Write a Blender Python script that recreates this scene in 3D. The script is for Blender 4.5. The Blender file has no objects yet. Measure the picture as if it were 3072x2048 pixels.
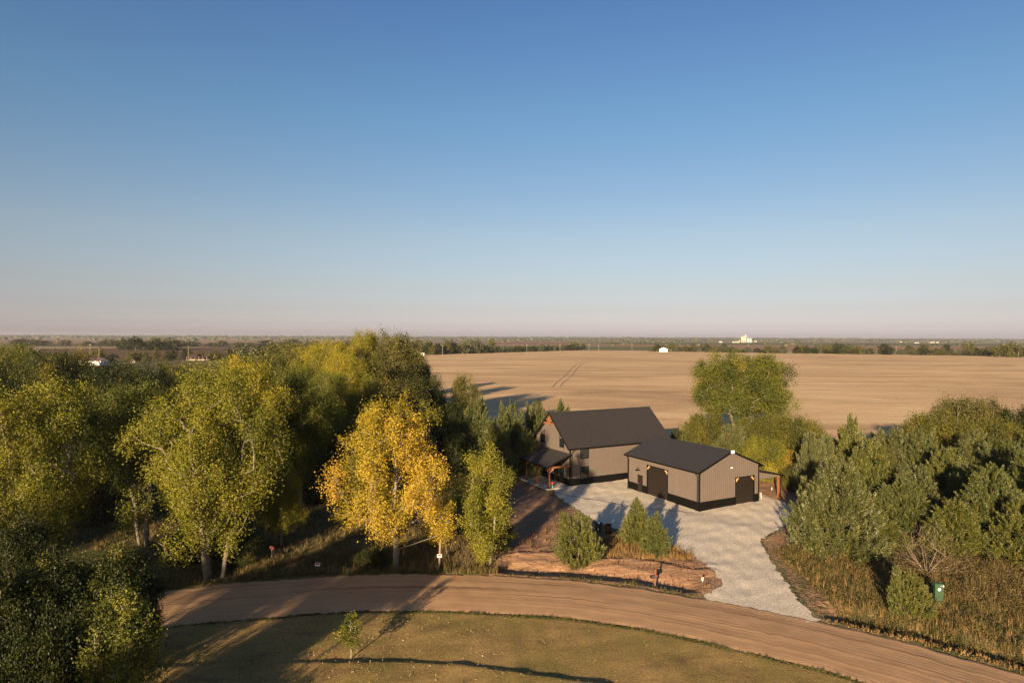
import bpy, math, random
import numpy as np
from mathutils import Vector, Matrix, Quaternion
from mathutils.geometry import delaunay_2d_cdt
C = bpy.context.scene.collection
PI = math.pi
CAMH, FPX = 18.66, 1960.0
def hor(px): return 1005.0 + 13.5 * px / 3072.0
def G(px, py):                      # a point of the level ground seen at that place of the photograph
    k = CAMH / (py - hor(px)); return np.array([(px - 1536.0) * k, FPX * k])
def AT(px, d): return np.array([(px - 1536.0) * d / FPX, d])
def TOPZ(px, py, d): return CAMH - (py - hor(px)) * d / FPX
SUN_EL = math.radians(11.2)
SUN_H = np.array([-0.335, -0.942])   # horizontal direction towards the sun

# ---------------------------------------------------------------- tags and links
def tag(o, label=None, cat=None, group=None, kind=None):
    if label: o['label'] = label
    if cat: o['category'] = cat
    if group: o['group'] = group
    if kind: o['kind'] = kind
    return o
def empty(name, loc, rz=0.0):
    o = bpy.data.objects.new(name, None); C.objects.link(o); o.location = loc; o.rotation_euler = (0, 0, rz)
    o.empty_display_size = 0.2
    return o
def link(name, me, parent=None):
    o = bpy.data.objects.new(name, me); C.objects.link(o)
    if parent is not None: o.parent = parent
    return o
def np_mesh(name, verts, faces, mat=None, tint=None, smooth=False, uv=None):
    """faces: (n,k) int array"""
    verts = np.asarray(verts, dtype=np.float32); faces = np.asarray(faces, dtype=np.int32)
    me = bpy.data.meshes.new(name); n, k = faces.shape
    me.vertices.add(len(verts)); me.vertices.foreach_set('co', verts.ravel())
    me.loops.add(n * k); me.loops.foreach_set('vertex_index', faces.ravel())
    me.polygons.add(n); me.polygons.foreach_set('loop_start', np.arange(0, n * k, k, dtype=np.int32))
    me.polygons.foreach_set('loop_total', np.full(n, k, dtype=np.int32))
    if smooth: me.polygons.foreach_set('use_smooth', np.ones(n, dtype=bool))
    if tint is not None:
        a = me.attributes.new('tint', 'FLOAT', 'POINT'); a.data.foreach_set('value', np.asarray(tint, dtype=np.float32))
    if uv is not None:
        l = me.uv_layers.new(name='UVMap'); l.data.foreach_set('uv', np.asarray(uv, dtype=np.float32)[faces.ravel()].ravel())
    me.update(calc_edges=True)
    if mat: me.materials.append(mat)
    return me

class MB:                           # collects faces, becomes one mesh
    def __init__(s): s.v = []; s.f = []
    def face(s, pts):
        b = len(s.v); s.v += [tuple(p) for p in pts]; s.f.append(tuple(range(b, b + len(pts)))); return s
    def box(s, x0, x1, y0, y1, z0, z1):
        b = len(s.v)
        s.v += [(x, y, z) for z in (z0, z1) for x, y in ((x0, y0), (x1, y0), (x1, y1), (x0, y1))]
        s.f += [tuple(b + i for i in q) for q in ((3, 2, 1, 0), (4, 5, 6, 7), (0, 1, 5, 4), (1, 2, 6, 5), (2, 3, 7, 6), (3, 0, 4, 7))]
        return s
    def hexa(s, lo, hi):            # two quads (4 points each) joined
        b = len(s.v); s.v += [tuple(p) for p in lo] + [tuple(p) for p in hi]
        s.f += [tuple(b + i for i in q) for q in ((3, 2, 1, 0), (4, 5, 6, 7), (0, 1, 5, 4), (1, 2, 6, 5), (2, 3, 7, 6), (3, 0, 4, 7))]
        return s
    def bar(s, a, b, w, h=None, up=(0, 0, 1)):
        a = Vector(a); b = Vector(b); h = w if h is None else h
        d = (b - a).normalized(); u = Vector(up)
        if abs(d.dot(u)) > .97: u = Vector((1, 0, 0))
        r = d.cross(u).normalized(); t = r.cross(d)
        q = [r * (i * w / 2) + t * (j * h / 2) for i, j in ((-1, -1), (1, -1), (1, 1), (-1, 1))]
        return s.hexa([a + k for k in q], [b + k for k in q])
    def tube(s, pts, rad, n=8, cap=True):
        pts = [Vector(p) for p in pts]
        rad = [rad] * len(pts) if not hasattr(rad, '__len__') else rad
        b0 = len(s.v)
        for i, p in enumerate(pts):
            d = (pts[min(i + 1, len(pts) - 1)] - pts[max(i - 1, 0)]).normalized()
            u = Vector((0, 0, 1)) if abs(d.z) < .95 else Vector((1, 0, 0))
            r = d.cross(u).normalized(); t = r.cross(d)
            s.v += [tuple(p + (r * math.cos(2 * PI * k / n) + t * math.sin(2 * PI * k / n)) * rad[i]) for k in range(n)]
        for i in range(len(pts) - 1):
            for k in range(n):
                a = b0 + i * n + k; c = b0 + i * n + (k + 1) % n
                s.f.append((a, c, c + n, a + n))
        if cap:
            s.f.append(tuple(b0 + k for k in range(n))[::-1]); e = b0 + (len(pts) - 1) * n
            s.f.append(tuple(e + k for k in range(n)))
        return s
    def build(s, name, mat, parent=None, smooth=False):
        me = bpy.data.meshes.new(name); me.from_pydata(s.v, [], s.f); me.update()
        if smooth:
            for p in me.polygons: p.use_smooth = True
        me.materials.append(mat)
        return link(name, me, parent)

# ---------------------------------------------------------------- materials
def new_mat(name):
    m = bpy.data.materials.new(name); m.use_nodes = True; nt = m.node_tree
    return m, nt, nt.nodes, nt.links, nt.nodes['Principled BSDF']
def ramp(N, L, src, stops):
    r = N.new('ShaderNodeValToRGB'); e = r.color_ramp.elements
    while len(e) < len(stops): e.new(0.5)
    for i, (p, c) in enumerate(stops): e[i].position = p; e[i].color = (*c, 1)
    L.new(src, r.inputs[0]); return r.outputs[0]
def noise(N, L, vec, scale, detail=4, rough=.55, dist=0.0):
    n = N.new('ShaderNodeTexNoise'); n.inputs['Scale'].default_value = scale; n.inputs['Detail'].default_value = detail
    n.inputs['Roughness'].default_value = rough; n.inputs['Distortion'].default_value = dist
    L.new(vec, n.inputs['Vector']); return n.outputs['Fac']
def mapping(N, L, vec, scale=(1, 1, 1), rot=(0, 0, 0), loc=(0, 0, 0)):
    m = N.new('ShaderNodeMapping'); m.inputs['Scale'].default_value = scale; m.inputs['Rotation'].default_value = rot
    m.inputs['Location'].default_value = loc
    L.new(vec, m.inputs['Vector']); return m.outputs[0]
def mixc(N, L, fac, a, b, mode='MIX'):
    m = N.new('ShaderNodeMix'); m.data_type = 'RGBA'; m.blend_type = mode
    for i, v in ((0, fac), (6, a), (7, b)):
        if isinstance(v, (int, float)): m.inputs[i].default_value = v
        elif isinstance(v, tuple): m.inputs[i].default_value = (*v, 1)
        else: L.new(v, m.inputs[i])
    return m.outputs[2]
def mathn(N, L, op, a, b=0.0, clamp=False):
    m = N.new('ShaderNodeMath'); m.operation = op; m.use_clamp = clamp
    for i, v in enumerate((a, b)):
        if isinstance(v, (int, float)): m.inputs[i].default_value = v
        else: L.new(v, m.inputs[i])
    return m.outputs[0]
def bump(N, L, P, h, strength=.5, dist=.05, prev=None):
    b = N.new('ShaderNodeBump'); b.inputs['Strength'].default_value = strength; b.inputs['Distance'].default_value = dist
    L.new(h, b.inputs['Height'])
    if prev is not None: L.new(prev, b.inputs['Normal'])
    L.new(b.outputs[0], P.inputs['Normal']); return b.outputs[0]
def coords(N): return N.new('ShaderNodeTexCoord').outputs['Object']
def plain(name, col, rough=.6, metal=0.0, var=.12, vs=6.0, spec=.3, bmp=0.0):
    m, nt, N, L, P = new_mat(name)
    f = noise(N, L, coords(N), vs, 5)
    c0 = tuple(x * (1 - var) for x in col); c1 = tuple(x * (1 + var) for x in col)
    L.new(ramp(N, L, f, [(.3, c0), (.7, c1)]), P.inputs['Base Color'])
    P.inputs['Roughness'].default_value = rough; P.inputs['Metallic'].default_value = metal
    P.inputs['Specular IOR Level'].default_value = spec
    if bmp: bump(N, L, P, f, bmp, .02)
    return m
def leaf_mat(name, stops, transl=.35, gloss=.012):
    m, nt, N, L, P = new_mat(name); N.remove(P)
    a = N.new('ShaderNodeAttribute'); a.attribute_name = 'tint'
    col = ramp(N, L, a.outputs['Fac'], stops)
    d = N.new('ShaderNodeBsdfDiffuse'); L.new(col, d.inputs[0])
    t = N.new('ShaderNodeBsdfTranslucent'); L.new(mixc(N, L, .35, col, (.5, .45, .02), 'MIX') if False else col, t.inputs[0])
    mx = N.new('ShaderNodeMixShader'); mx.inputs[0].default_value = transl
    L.new(d.outputs[0], mx.inputs[1]); L.new(t.outputs[0], mx.inputs[2])
    g = N.new('ShaderNodeBsdfGlossy'); g.inputs['Roughness'].default_value = .5; g.inputs[0].default_value = (1, 1, 1, 1)
    m2 = N.new('ShaderNodeMixShader'); m2.inputs[0].default_value = gloss
    L.new(mx.outputs[0], m2.inputs[1]); L.new(g.outputs[0], m2.inputs[2])
    L.new(m2.outputs[0], N['Material Output'].inputs[0])
    return m

# ---------------------------------------------------------------- relief of the ground
rng = np.random.default_rng(7)
def wob(x, y, s, seed):
    r = np.random.default_rng(seed); out = 0
    for i in range(7):
        a = r.uniform(0, 2 * PI); k = s * 2 * PI * r.uniform(.6, 1.9); p = r.uniform(0, 2 * PI)
        out = out + np.sin(k * (x * math.cos(a) + y * math.sin(a)) + p)
    return out / 7 ** .5 / 1.4
def sstep(a, b, t):
    t = np.clip((t - a) / (b - a), 0, 1); return t * t * (3 - 2 * t)
far_px = [(459, 1779), (700, 1747), (900, 1737), (1030, 1726), (1259, 1721), (1480, 1725), (1600, 1733), (1700, 1738), (1925, 1764), (2113, 1796), (2197, 1810), (2330, 1836), (2478, 1867), (2746, 1930), (3072, 2022)]
near_px = [(448, 1884), (727, 1860), (900, 1846), (1068, 1835), (1336, 1833), (1700, 1854), (1983, 1896), (2172, 1940), (2500, 2018), (2600, 2048)]
FE = np.array([G(*p) for p in far_px]); NE = np.array([G(*p) for p in near_px])
FE = np.vstack([[FE[0] + np.array([-60, -22])], [FE[0] + np.array([-25, -6.5])], FE, [FE[-1] + np.array([40, -37])]])
NE = np.vstack([[NE[0] + np.array([-60, -22])], [NE[0] + np.array([-25, -6.5])], NE, [NE[-1] + np.array([45, -42])]])
_xs = np.linspace(-90, 75, 661)
def _smooth(E):
    y = np.interp(_xs, E[:, 0], E[:, 1]); k = np.hanning(21); k /= k.sum()
    return np.convolve(np.pad(y, 10, mode='edge'), k, 'valid')
_fy, _ny = _smooth(FE), _smooth(NE)
_fs = 1 / np.sqrt(1 + np.gradient(_fy, _xs) ** 2); _ns = 1 / np.sqrt(1 + np.gradient(_ny, _xs) ** 2)
def dfar(x, y): return (y - np.interp(x, _xs, _fy)) * np.interp(x, _xs, _fs)     # metres beyond the far edge
def dnear(x, y): return (np.interp(x, _xs, _ny) - y) * np.interp(x, _xs, _ns)    # metres on the lawn side
TB = np.array([G(700, 1992), G(1022, 1986), G(1297, 1988), G(1527, 2012), G(1700, 2035), G(1791, 2048)])
TB = np.vstack([[TB[0] + np.array([-30, -3])], TB, [TB[-1] + np.array([14, -6])]])
def H(x, y):
    x = np.asarray(x, float); y = np.asarray(y, float)
    df = dfar(x, y); dn = dnear(x, y)
    offroad = sstep(.1, 1.5, np.maximum(df, dn))
    z = offroad * (.035 * wob(x, y, .35, 1) + .05 * wob(x, y, .09, 2))
    # drainage ditch along the far edge, filled where the gravel drive crosses it
    px = 1536 + FPX * x / np.maximum(y, 5)
    gap = 1 - sstep(2040, 2120, px) * (1 - sstep(2440, 2540, px))
    dd = df + .25 * wob(x, y, .12, 3) + .1 * wob(x, y, .5, 6)
    prof = -.62 * sstep(.6, 1.5, dd) * (1 - sstep(1.8, 4.2, dd))
    z = z + prof * gap
    red = sstep(1480, 1560, px) * (1 - sstep(2120, 2180, px)) * sstep(2.0, 3.0, df) * (1 - sstep(7, 9, df))
    t = df + .5 * wob(x, y, .08, 4) + .25 * wob(x, y, .4, 5)
    z = z + red * (.20 * sstep(4.3, 5.4, t) - .17 * sstep(5.4, 5.8, t) + .07 * sstep(6.2, 6.9, t) - .07 * sstep(6.9, 7.2, t) + .05 * wob(x, y * 2.0, .45, 8) + .028 * wob(x, y * 1.5, 1.4, 9))
    # small step in the lawn
    tb = np.interp(x, TB[:, 0], TB[:, 1]) - y
    z = z + np.where(dn > 0, .17 * sstep(-.15, .55, tb + .15 * wob(x, y, .15, 10)) * (1 - .85 * sstep(1.5, 9, tb)), 0)
    lo = sstep(150, 90, y) if False else (1 - sstep(95, 150, y))
    return z * lo
def HZ(x, y): return float(H(np.array([x]), np.array([y]))[0])
def inside(P, poly):
    x, y = P[:, 0], P[:, 1]; r = np.zeros(len(P), bool); n = len(poly); j = n - 1
    for i in range(n):
        xi, yi = poly[i]; xj, yj = poly[j]
        c = ((yi > y) != (yj > y)) & (x < (xj - xi) * (y - yi) / (yj - yi + 1e-12) + xi)
        r ^= c; j = i
    return r
def resample(poly, step, jit=0.0, seed=0):
    r = np.random.default_rng(seed); out = []
    for i in range(len(poly)):
        a = np.array(poly[i], float); b = np.array(poly[(i + 1) % len(poly)], float); L_ = np.linalg.norm(b - a)
        n = max(1, int(L_ / step)); d = (b - a) / max(L_, 1e-6); nn = np.array([-d[1], d[0]])
        for k in range(n): out.append(a + (b - a) * k / n + nn * r.normal(0, jit))
    return np.array(out)
def chaikin(poly, it=2):
    P = np.array(poly, float)
    for _ in range(it):
        Q = np.roll(P, -1, 0); P = np.stack([P * .75 + Q * .25, P * .25 + Q * .75], 1).reshape(-1, 2)
    return P
def sheet(name, poly, step, zoff, mat, jit=0.0, seed=0):
    B = resample(poly, step, jit, seed)
    mn, mx = B.min(0), B.max(0)
    gx, gy = np.meshgrid(np.arange(mn[0], mx[0], step * 1.3), np.arange(mn[1], mx[1], step * 1.3))
    I = np.stack([gx.ravel(), gy.ravel()], 1); I = I[inside(I, B)]
    pts = [Vector(p) for p in np.vstack([B, I])]
    e = [(i, (i + 1) % len(B)) for i in range(len(B))]
    v, _, f, *_r = delaunay_2d_cdt(pts, e, [], 1, 1e-4)
    V = np.array([(p.x, p.y) for p in v]); Z = H(V[:, 0], V[:, 1]) + zoff
    tri = np.array([q for q in f if len(q) == 3])
    a = V[tri[:, 1]] - V[tri[:, 0]]; b = V[tri[:, 2]] - V[tri[:, 0]]
    neg = (a[:, 0] * b[:, 1] - a[:, 1] * b[:, 0]) < 0
    tri[neg] = tri[neg][:, ::-1]
    cen = V[tri].mean(1); tri = tri[inside(cen, B)]
    return link(name, np_mesh(name, np.column_stack([V, Z]), tri, mat, smooth=True))

# ---------------------------------------------------------------- plants
def tubes_np(p0, p1, r0, r1, sides):
    d = p1 - p0; ln = np.linalg.norm(d, axis=1, keepdims=True); d = d / np.maximum(ln, 1e-6)
    u = np.where(np.abs(d[:, 2:3]) < .9, np.array([[0, 0, 1.0]]), np.array([[1.0, 0, 0]]))
    a = np.cross(d, u); a /= np.linalg.norm(a, axis=1, keepdims=True); b = np.cross(a, d)
    ang = np.arange(sides) * 2 * PI / sides
    ring = a[:, None, :] * np.cos(ang)[None, :, None] + b[:, None, :] * np.sin(ang)[None, :, None]
    V = np.concatenate([p0[:, None] + ring * r0[:, None, None], p1[:, None] + ring * r1[:, None, None]], 1)
    n = len(p0); base = (np.arange(n) * 2 * sides)[:, None]; k = np.arange(sides); k2 = (k + 1) % sides
    F = np.stack([base + k, base + k2, base + k2 + sides, base + k + sides], -1).reshape(-1, 4)
    return V.reshape(-1, 3), F
class Skel:
    def __init__(s): s.p = []; s.par = []; s.pl = []
    def add(s, p, par):
        s.p.append(np.array(p, float)); s.par.append(par)
        s.pl.append(0 if par < 0 else s.pl[par] + np.linalg.norm(s.p[-1] - s.p[par])); return len(s.p) - 1
    def reach(s, a, w=.3, sag=.12, steps=2, r=None):
        P = np.array(s.p); d = np.linalg.norm(P - a, axis=1)
        c = d + w * np.array(s.pl) + 1.6 * np.maximum(0, P[:, 2] - a[2] + .3 * d)
        i = int(np.argmin(c)); o = s.p[i]; j = i
        for k in range(1, steps + 1):
            t = k / steps; q = o * (1 - t) + a * t
            if k < steps:
                q[2] -= sag * d[i] * math.sin(PI * t) * .6
                if r is not None: q += r.normal(0, .022, 3) * d[i]
            j = s.add(q, j)
        return j
    def radii(s, tip=.012, ex=2.2, cap=None, pw=1.0):
        n = len(s.p); a = np.zeros(n); leaf = np.ones(n, bool)
        for i in range(n):
            if s.par[i] >= 0: leaf[s.par[i]] = False
        a[leaf] = tip ** ex
        for i in range(n - 1, -1, -1):
            if a[i] == 0: a[i] = tip ** ex
            if s.par[i] >= 0: a[s.par[i]] += a[i]
        r = a ** (1 / ex)
        if cap and r.max() > tip * 1.01: r = tip + (cap - tip) * ((r - tip) / (r.max() - tip)) ** pw
        return r
    def mesh(s, name, mat, r, rmin=.01, smooth=True):
        P = np.array(s.p); par = np.array(s.par); i = np.where((par >= 0) & (r >= rmin))[0]
        big = i[r[i] > .05]; sm = i[r[i] <= .05]; Vs = []; Fs = []; off = 0
        for idx, sd in ((big, 7), (sm, 3)):
            if len(idx) == 0: continue
            r0 = np.minimum(r[par[idx]], r[idx] * 1.5 + .01)
            V, F = tubes_np(P[par[idx]], P[idx], r0, r[idx], sd)
            Vs.append(V); Fs.append(F + off); off += len(V)
        return np_mesh(name, np.vstack(Vs), np.vstack(Fs), mat, smooth=smooth)
def unit(v): return v / np.maximum(np.linalg.norm(v, axis=-1, keepdims=True), 1e-9)
def leaves_np(cen, out, L_, W_, r, droop=.5):
    n = len(cen)
    nrm = unit(r.normal(0, 1, (n, 3)) + out * .5 + np.array([0, 0, .3]))
    d = r.normal(0, 1, (n, 3)) + np.array([0, 0, -droop]); d -= nrm * (d * nrm).sum(1, keepdims=True); d = unit(d)
    s = np.cross(nrm, d); k = r.uniform(.7, 1.25, (n, 1))
    a = d * L_ * .5 * k; b = s * W_ * .5 * k
    V = np.stack([cen - a, cen + b - a * .1, cen + a, cen - b - a * .1], 1).reshape(-1, 3)
    return V, np.arange(4 * n).reshape(-1, 4)
BARK = {}
PROTO = {}
def decid(key, seed, Ht, R, cb, nl, lr, nc, nlf, leaf, tr, stems=1, shape='round', tips=.012, zs=1.35, cr=.38, lean=(0, 0), hi=.8, tvar=.16, ragged=.3, bark='bark', gap=1.2):
    r = np.random.default_rng(seed); S = Skel()
    ph = r.uniform(0, 2 * PI, 4)
    def env(t, phi):
        t = np.clip(t, 0, 1)
        if shape == 'round': e = math.sqrt(max(0, 1 - ((t - .45) / .57) ** 2))
        elif shape == 'column': e = (.72 + .28 * math.sin(PI * min(1, t * 1.1))) * math.sqrt(max(0, 1 - max(0, (t - .55) / .47) ** 2)) * (.75 + .25 * min(1, t * 4))
        elif shape == 'egg': e = math.sqrt(max(0, 1 - ((t - .33) / .68) ** 2)) if t > .33 else .8 + .2 * t / .33
        else: e = math.sqrt(max(0, 1 - ((t - .62) / .42) ** 2)) if t > .62 else .35 + .65 * t / .62
        return e * R * (1 + ragged * (.6 * math.sin(2 * phi + ph[0] + 3 * t) + .4 * math.sin(5 * phi + ph[1] + 7 * t)))
    for k in range(stems):
        a = ph[2] + 2 * PI * k / max(stems, 1); sp = 0 if stems == 1 else .055 * Ht
        b0 = (.045 * Ht if stems > 1 else 0) * min(1, tr * 4); j = S.add((b0 * math.cos(a), b0 * math.sin(a), -.15), -1)
        top = hi * Ht; n = 7
        for i in range(1, n + 1):
            t = i / n
            q = (math.cos(a) * (b0 + sp * t * 2.2) + lean[0] * t * t * Ht + r.normal(0, .007 * Ht), math.sin(a) * (b0 + sp * t * 2.2) + lean[1] * t * t * Ht + r.normal(0, .007 * Ht), top * t)
            j = S.add(q, j)
    lobes = []; tries = 0
    while len(lobes) < nl and tries < 6000:
        tries += 1
        z = r.uniform(cb + lr * .3, Ht - lr * zs * .5); t = (z - cb) / (Ht - cb); phi = r.uniform(0, 2 * PI); li = lr * r.uniform(.62, 1.15) * (1.12 - .42 * t)
        rr = max(0, env(t, phi) - li * .6) * math.sqrt(r.uniform(.12, 1))
        c = np.array([math.cos(phi) * rr + lean[0] * Ht * (z / Ht) ** 2, math.sin(phi) * rr + lean[1] * Ht * (z / Ht) ** 2, z])
        md = gap if tries < 4000 else gap * .8
        if all(np.linalg.norm((c - o[0]) * np.array([1, 1, .75])) > .5 * (li + o[1]) * md for o in lobes): lobes.append((c, li))
    lobes.sort(key=lambda q: q[0][2] + 1.2 * math.hypot(q[0][0], q[0][1]))
    cen = []; out = []; tin = []
    for c, li in lobes:
        S.reach(c, .35, .1, 3, r)
        lt = r.normal(.5, tvar); sz = li / lr
        for q in range(max(5, int(nc * (.35 + .75 * sz ** 2)))):
            d = unit(r.normal(0, 1, 3)); d[2] *= zs
            k = r.uniform(.35, 1) ** .6 * li * (1 if r.uniform() > .16 else r.uniform(1.15, 1.6))
            a = c + d * k; S.reach(a, .12, .05, 2, r)
            cs = r.uniform(.55, 1.2) * (.75 if k > li * 1.1 else 1); m = max(3, int(nlf * (.3 + .8 * cs)))
            pp = a + r.normal(0, cr, (m, 3)) * np.array([1, 1, 1.15]) * cs
            cen.append(pp); out.append(np.repeat(unit(pp.mean(0) - c + np.array([0, 0, .2]))[None], m, 0))
            tin.append(np.clip(lt + r.normal(0, .08) + r.normal(0, .085, m), 0, 1))
    cen = np.vstack(cen); out = np.vstack(out); tin = np.concatenate(tin)
    cen[:, 2] = np.maximum(cen[:, 2], .1)
    V, F = leaves_np(cen, out, leaf, leaf * .8, r)
    rad = S.radii(tips, 2.3, tr)
    PROTO[key] = (S.mesh('trunk', BARK[bark], rad, .009), np_mesh('crown', V, F, None, np.repeat(tin, 4)), Ht, R)
def cedar(key, seed, Ht, R, npl, nb, bl=.2, bw=.055, base=.02, tw=.7, prof=1.0):
    r = np.random.default_rng(seed); S = Skel(); j = S.add((0, 0, -.1), -1); tn = [j]
    for i in range(1, 9): j = S.add((r.normal(0, .01 * Ht), r.normal(0, .01 * Ht), Ht * .97 * i / 8), j); tn.append(j)
    ph = r.uniform(0, 2 * PI, 3); C_ = []; D_ = []; T_ = []; tops = []
    if tw > .5:
        for q in range(3): tops.append((r.uniform(0, 2 * PI), r.uniform(.25, .55) * R, r.uniform(.72, .93) * Ht))
    for i in range(npl):
        z = Ht * (base + (1 - base) * (1 - math.sqrt(r.uniform(0, 1)) * (1 - .0)) ** .92); t = z / Ht; phi = r.uniform(0, 2 * PI)
        e = R * min(1, (.62 + 1.6 * t)) * (1 - t ** (1.25 * prof)) ** .8 * (1 + .2 * math.sin(3 * phi + ph[0] + 5 * t) + .13 * math.sin(7 * phi + ph[1] - 9 * t))
        rr = e * r.uniform(.55, 1.05)
        p = np.array([math.cos(phi) * rr, math.sin(phi) * rr, z])
        if tops and r.uniform() < .2:
            a, q, hh = tops[r.integers(len(tops))]; zz = r.uniform(.45, 1) * hh; w = (1 - zz / hh) * R * .55 + .1
            p = np.array([math.cos(a) * q, math.sin(a) * q, zz]) + np.array([*(unit(r.normal(0, 1, 2)) * w * r.uniform(.5, 1)), 0]); phi = math.atan2(p[1], p[0])
        o = np.array([math.cos(phi), math.sin(phi), 0])
        ax = unit(o * r.uniform(.22, .75) * (1 - .6 * t) + np.array([0, 0, r.uniform(.7, 1.15)]) + r.normal(0, .14, 3))
        ln = Ht * r.uniform(.08, .15) * (1.1 - .4 * t) + .12
        if i % 4 == 0: S.reach(p - ax * .2, .2, .1, 2, r)
        m = nb; u = r.uniform(0, 1, m) ** .8
        spread = .155 * ln * (1 - u) ** .7 + .015
        q = p + ax * (u[:, None] * ln) + r.normal(0, 1, (m, 3)) * spread[:, None] * .75
        C_.append(q); D_.append(unit(ax + r.normal(0, .42, (m, 3)))); lt = r.normal(.5, .15)
        T_.append(np.clip(lt + r.normal(0, .13, m) + .12 * (u - .5), 0, 1))
    C_ = np.vstack(C_); D_ = np.vstack(D_); T_ = np.concatenate(T_); n = len(C_)
    C_[:, 2] = np.maximum(C_[:, 2], .04)
    s = unit(np.cross(D_, r.normal(0, 1, (n, 3)))); k = r.uniform(.7, 1.3, (n, 1))
    V = np.stack([C_ - s * bw * .5 * k, C_ + s * bw * .5 * k, C_ + D_ * bl * k], 1).reshape(-1, 3)
    rad = S.radii(.012, 2.3, .022 * Ht)
    PROTO[key] = (S.mesh('trunk', BARK['cedar'], rad, .012), np_mesh('crown', V, np.arange(3 * n).reshape(-1, 3), None, np.repeat(T_, 3)), Ht, R)
def bare(key, seed, Ht, R, n, tr, tips=.008, mat='grey', ex=2.3, stems=5):
    r = np.random.default_rng(seed); S = Skel()
    for k in range(stems):
        a = 2 * PI * k / stems + r.uniform(-.3, .3); j = S.add((.08 * math.cos(a), .08 * math.sin(a), -.05), -1)
        for i in (1, 2, 3): j = S.add((math.cos(a) * R * .12 * i, math.sin(a) * R * .12 * i, Ht * .13 * i), j)
    A = []
    for i in range(n):
        phi = r.uniform(0, 2 * PI); el = r.uniform(.12, 1.5); k = r.uniform(.35, 1) ** .7
        A.append(np.array([math.cos(phi) * math.cos(el) * R * k, math.sin(phi) * math.cos(el) * R * k, .1 * Ht + math.sin(el) * Ht * .9 * k]))
    A.sort(key=lambda a: np.linalg.norm(a))
    for a in A: S.reach(a, .25, .1, 3, r)
    PROTO[key] = (S.mesh('stems', BARK[mat], S.radii(tips, ex, tr, 1.35), .003), None, Ht, R)
USED = {}
def plant(name, key, x, y, ht, wid, mat, label, cat='tree', group=None, rz=None, z=None):
    tm, cm, Ht, R = PROTO[key]
    r = random.Random(int(x * 131 + y * 17)); rz = r.uniform(0, 2 * PI) if rz is None else rz
    e = empty(name, (x, y, (HZ(x, y) if y < 150 else 0) - .03 if z is None else z), rz)
    s = wid / (2 * R); e.scale = (s, s, ht / Ht); tag(e, label, cat, group)
    t = link('stems' if cm is None else 'trunk', tm, e)
    if cm is not None:
        c = link('crown', cm, e)
        if not len(cm.materials): cm.materials.append(mat)
        c.material_slots[0].link = 'OBJECT'; c.material_slots[0].material = mat
    return e
# ================================================================ materials of the place
BARK['bark'] = plain('bark_grey', (.20, .165, .125), .9, var=.4, vs=5, bmp=.4)
BARK['pale'] = plain('bark_pale', (.17, .142, .11), .9, var=.3, vs=4, bmp=.3)
BARK['cedar'] = plain('bark_cedar', (.12, .08, .055), .9, var=.3, vs=5)
BARK['grey'] = plain('twig_grey', (.20, .145, .10), .9, var=.25, vs=4)
LM = {
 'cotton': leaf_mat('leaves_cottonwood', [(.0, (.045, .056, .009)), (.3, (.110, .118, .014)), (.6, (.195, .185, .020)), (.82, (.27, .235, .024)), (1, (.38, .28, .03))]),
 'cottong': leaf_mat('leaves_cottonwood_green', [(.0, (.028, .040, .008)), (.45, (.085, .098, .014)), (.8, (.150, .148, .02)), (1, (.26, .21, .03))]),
 'ygreen': leaf_mat('leaves_turning', [(.0, (.06, .08, .010)), (.4, (.17, .165, .015)), (.7, (.30, .24, .016)), (1, (.44, .31, .02))]),
 'yellow': leaf_mat('leaves_yellow', [(.0, (.12, .115, .012)), (.3, (.28, .215, .018)), (.6, (.39, .275, .026)), (.85, (.46, .30, .036)), (1, (.50, .28, .045))]),
 'dark': leaf_mat('leaves_dark_shaded', [(.0, (.010, .016, .005)), (.5, (.028, .038, .008)), (.85, (.055, .060, .011)), (1, (.12, .095, .016))]),  # dark leaves, lowered further to hold the left wood's shade in colour
 'olive': leaf_mat('leaves_olive', [(.0, (.035, .038, .010)), (.5, (.085, .082, .017)), (.85, (.13, .115, .022)), (1, (.18, .14, .03))]),
 'rust': leaf_mat('leaves_rusty_top', [(.0, (.04, .048, .010)), (.5, (.105, .102, .015)), (.8, (.17, .145, .018)), (1, (.32, .20, .02))]),
 'shade': leaf_mat('leaves_deep_green_shaded', [(.0, (.012, .020, .005)), (.55, (.036, .048, .009)), (.8, (.10, .105, .016)), (1, (.22, .185, .028))]),  # deep green leaves darkened in place of cast shade, yellow stops for lit tips
 'cedar': leaf_mat('cedar_green', [(.0, (.020, .028, .006)), (.5, (.062, .072, .011)), (.85, (.105, .108, .016)), (1, (.14, .13, .022))], .16, .04),
 'cedary': leaf_mat('cedar_yellow_green', [(.0, (.026, .034, .006)), (.5, (.080, .086, .011)), (.85, (.140, .132, .016)), (1, (.18, .155, .021))], .16, .04),
 'cedarb': leaf_mat('cedar_blue_green', [(.0, (.024, .030, .009)), (.5, (.070, .076, .018)), (.85, (.120, .118, .028)), (1, (.155, .142, .036))], .16, .04),
 'far': leaf_mat('leaves_far', [(.0, (.030, .038, .016)), (.5, (.062, .068, .026)), (1, (.11, .10, .04))], .2, .03),
}
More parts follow.
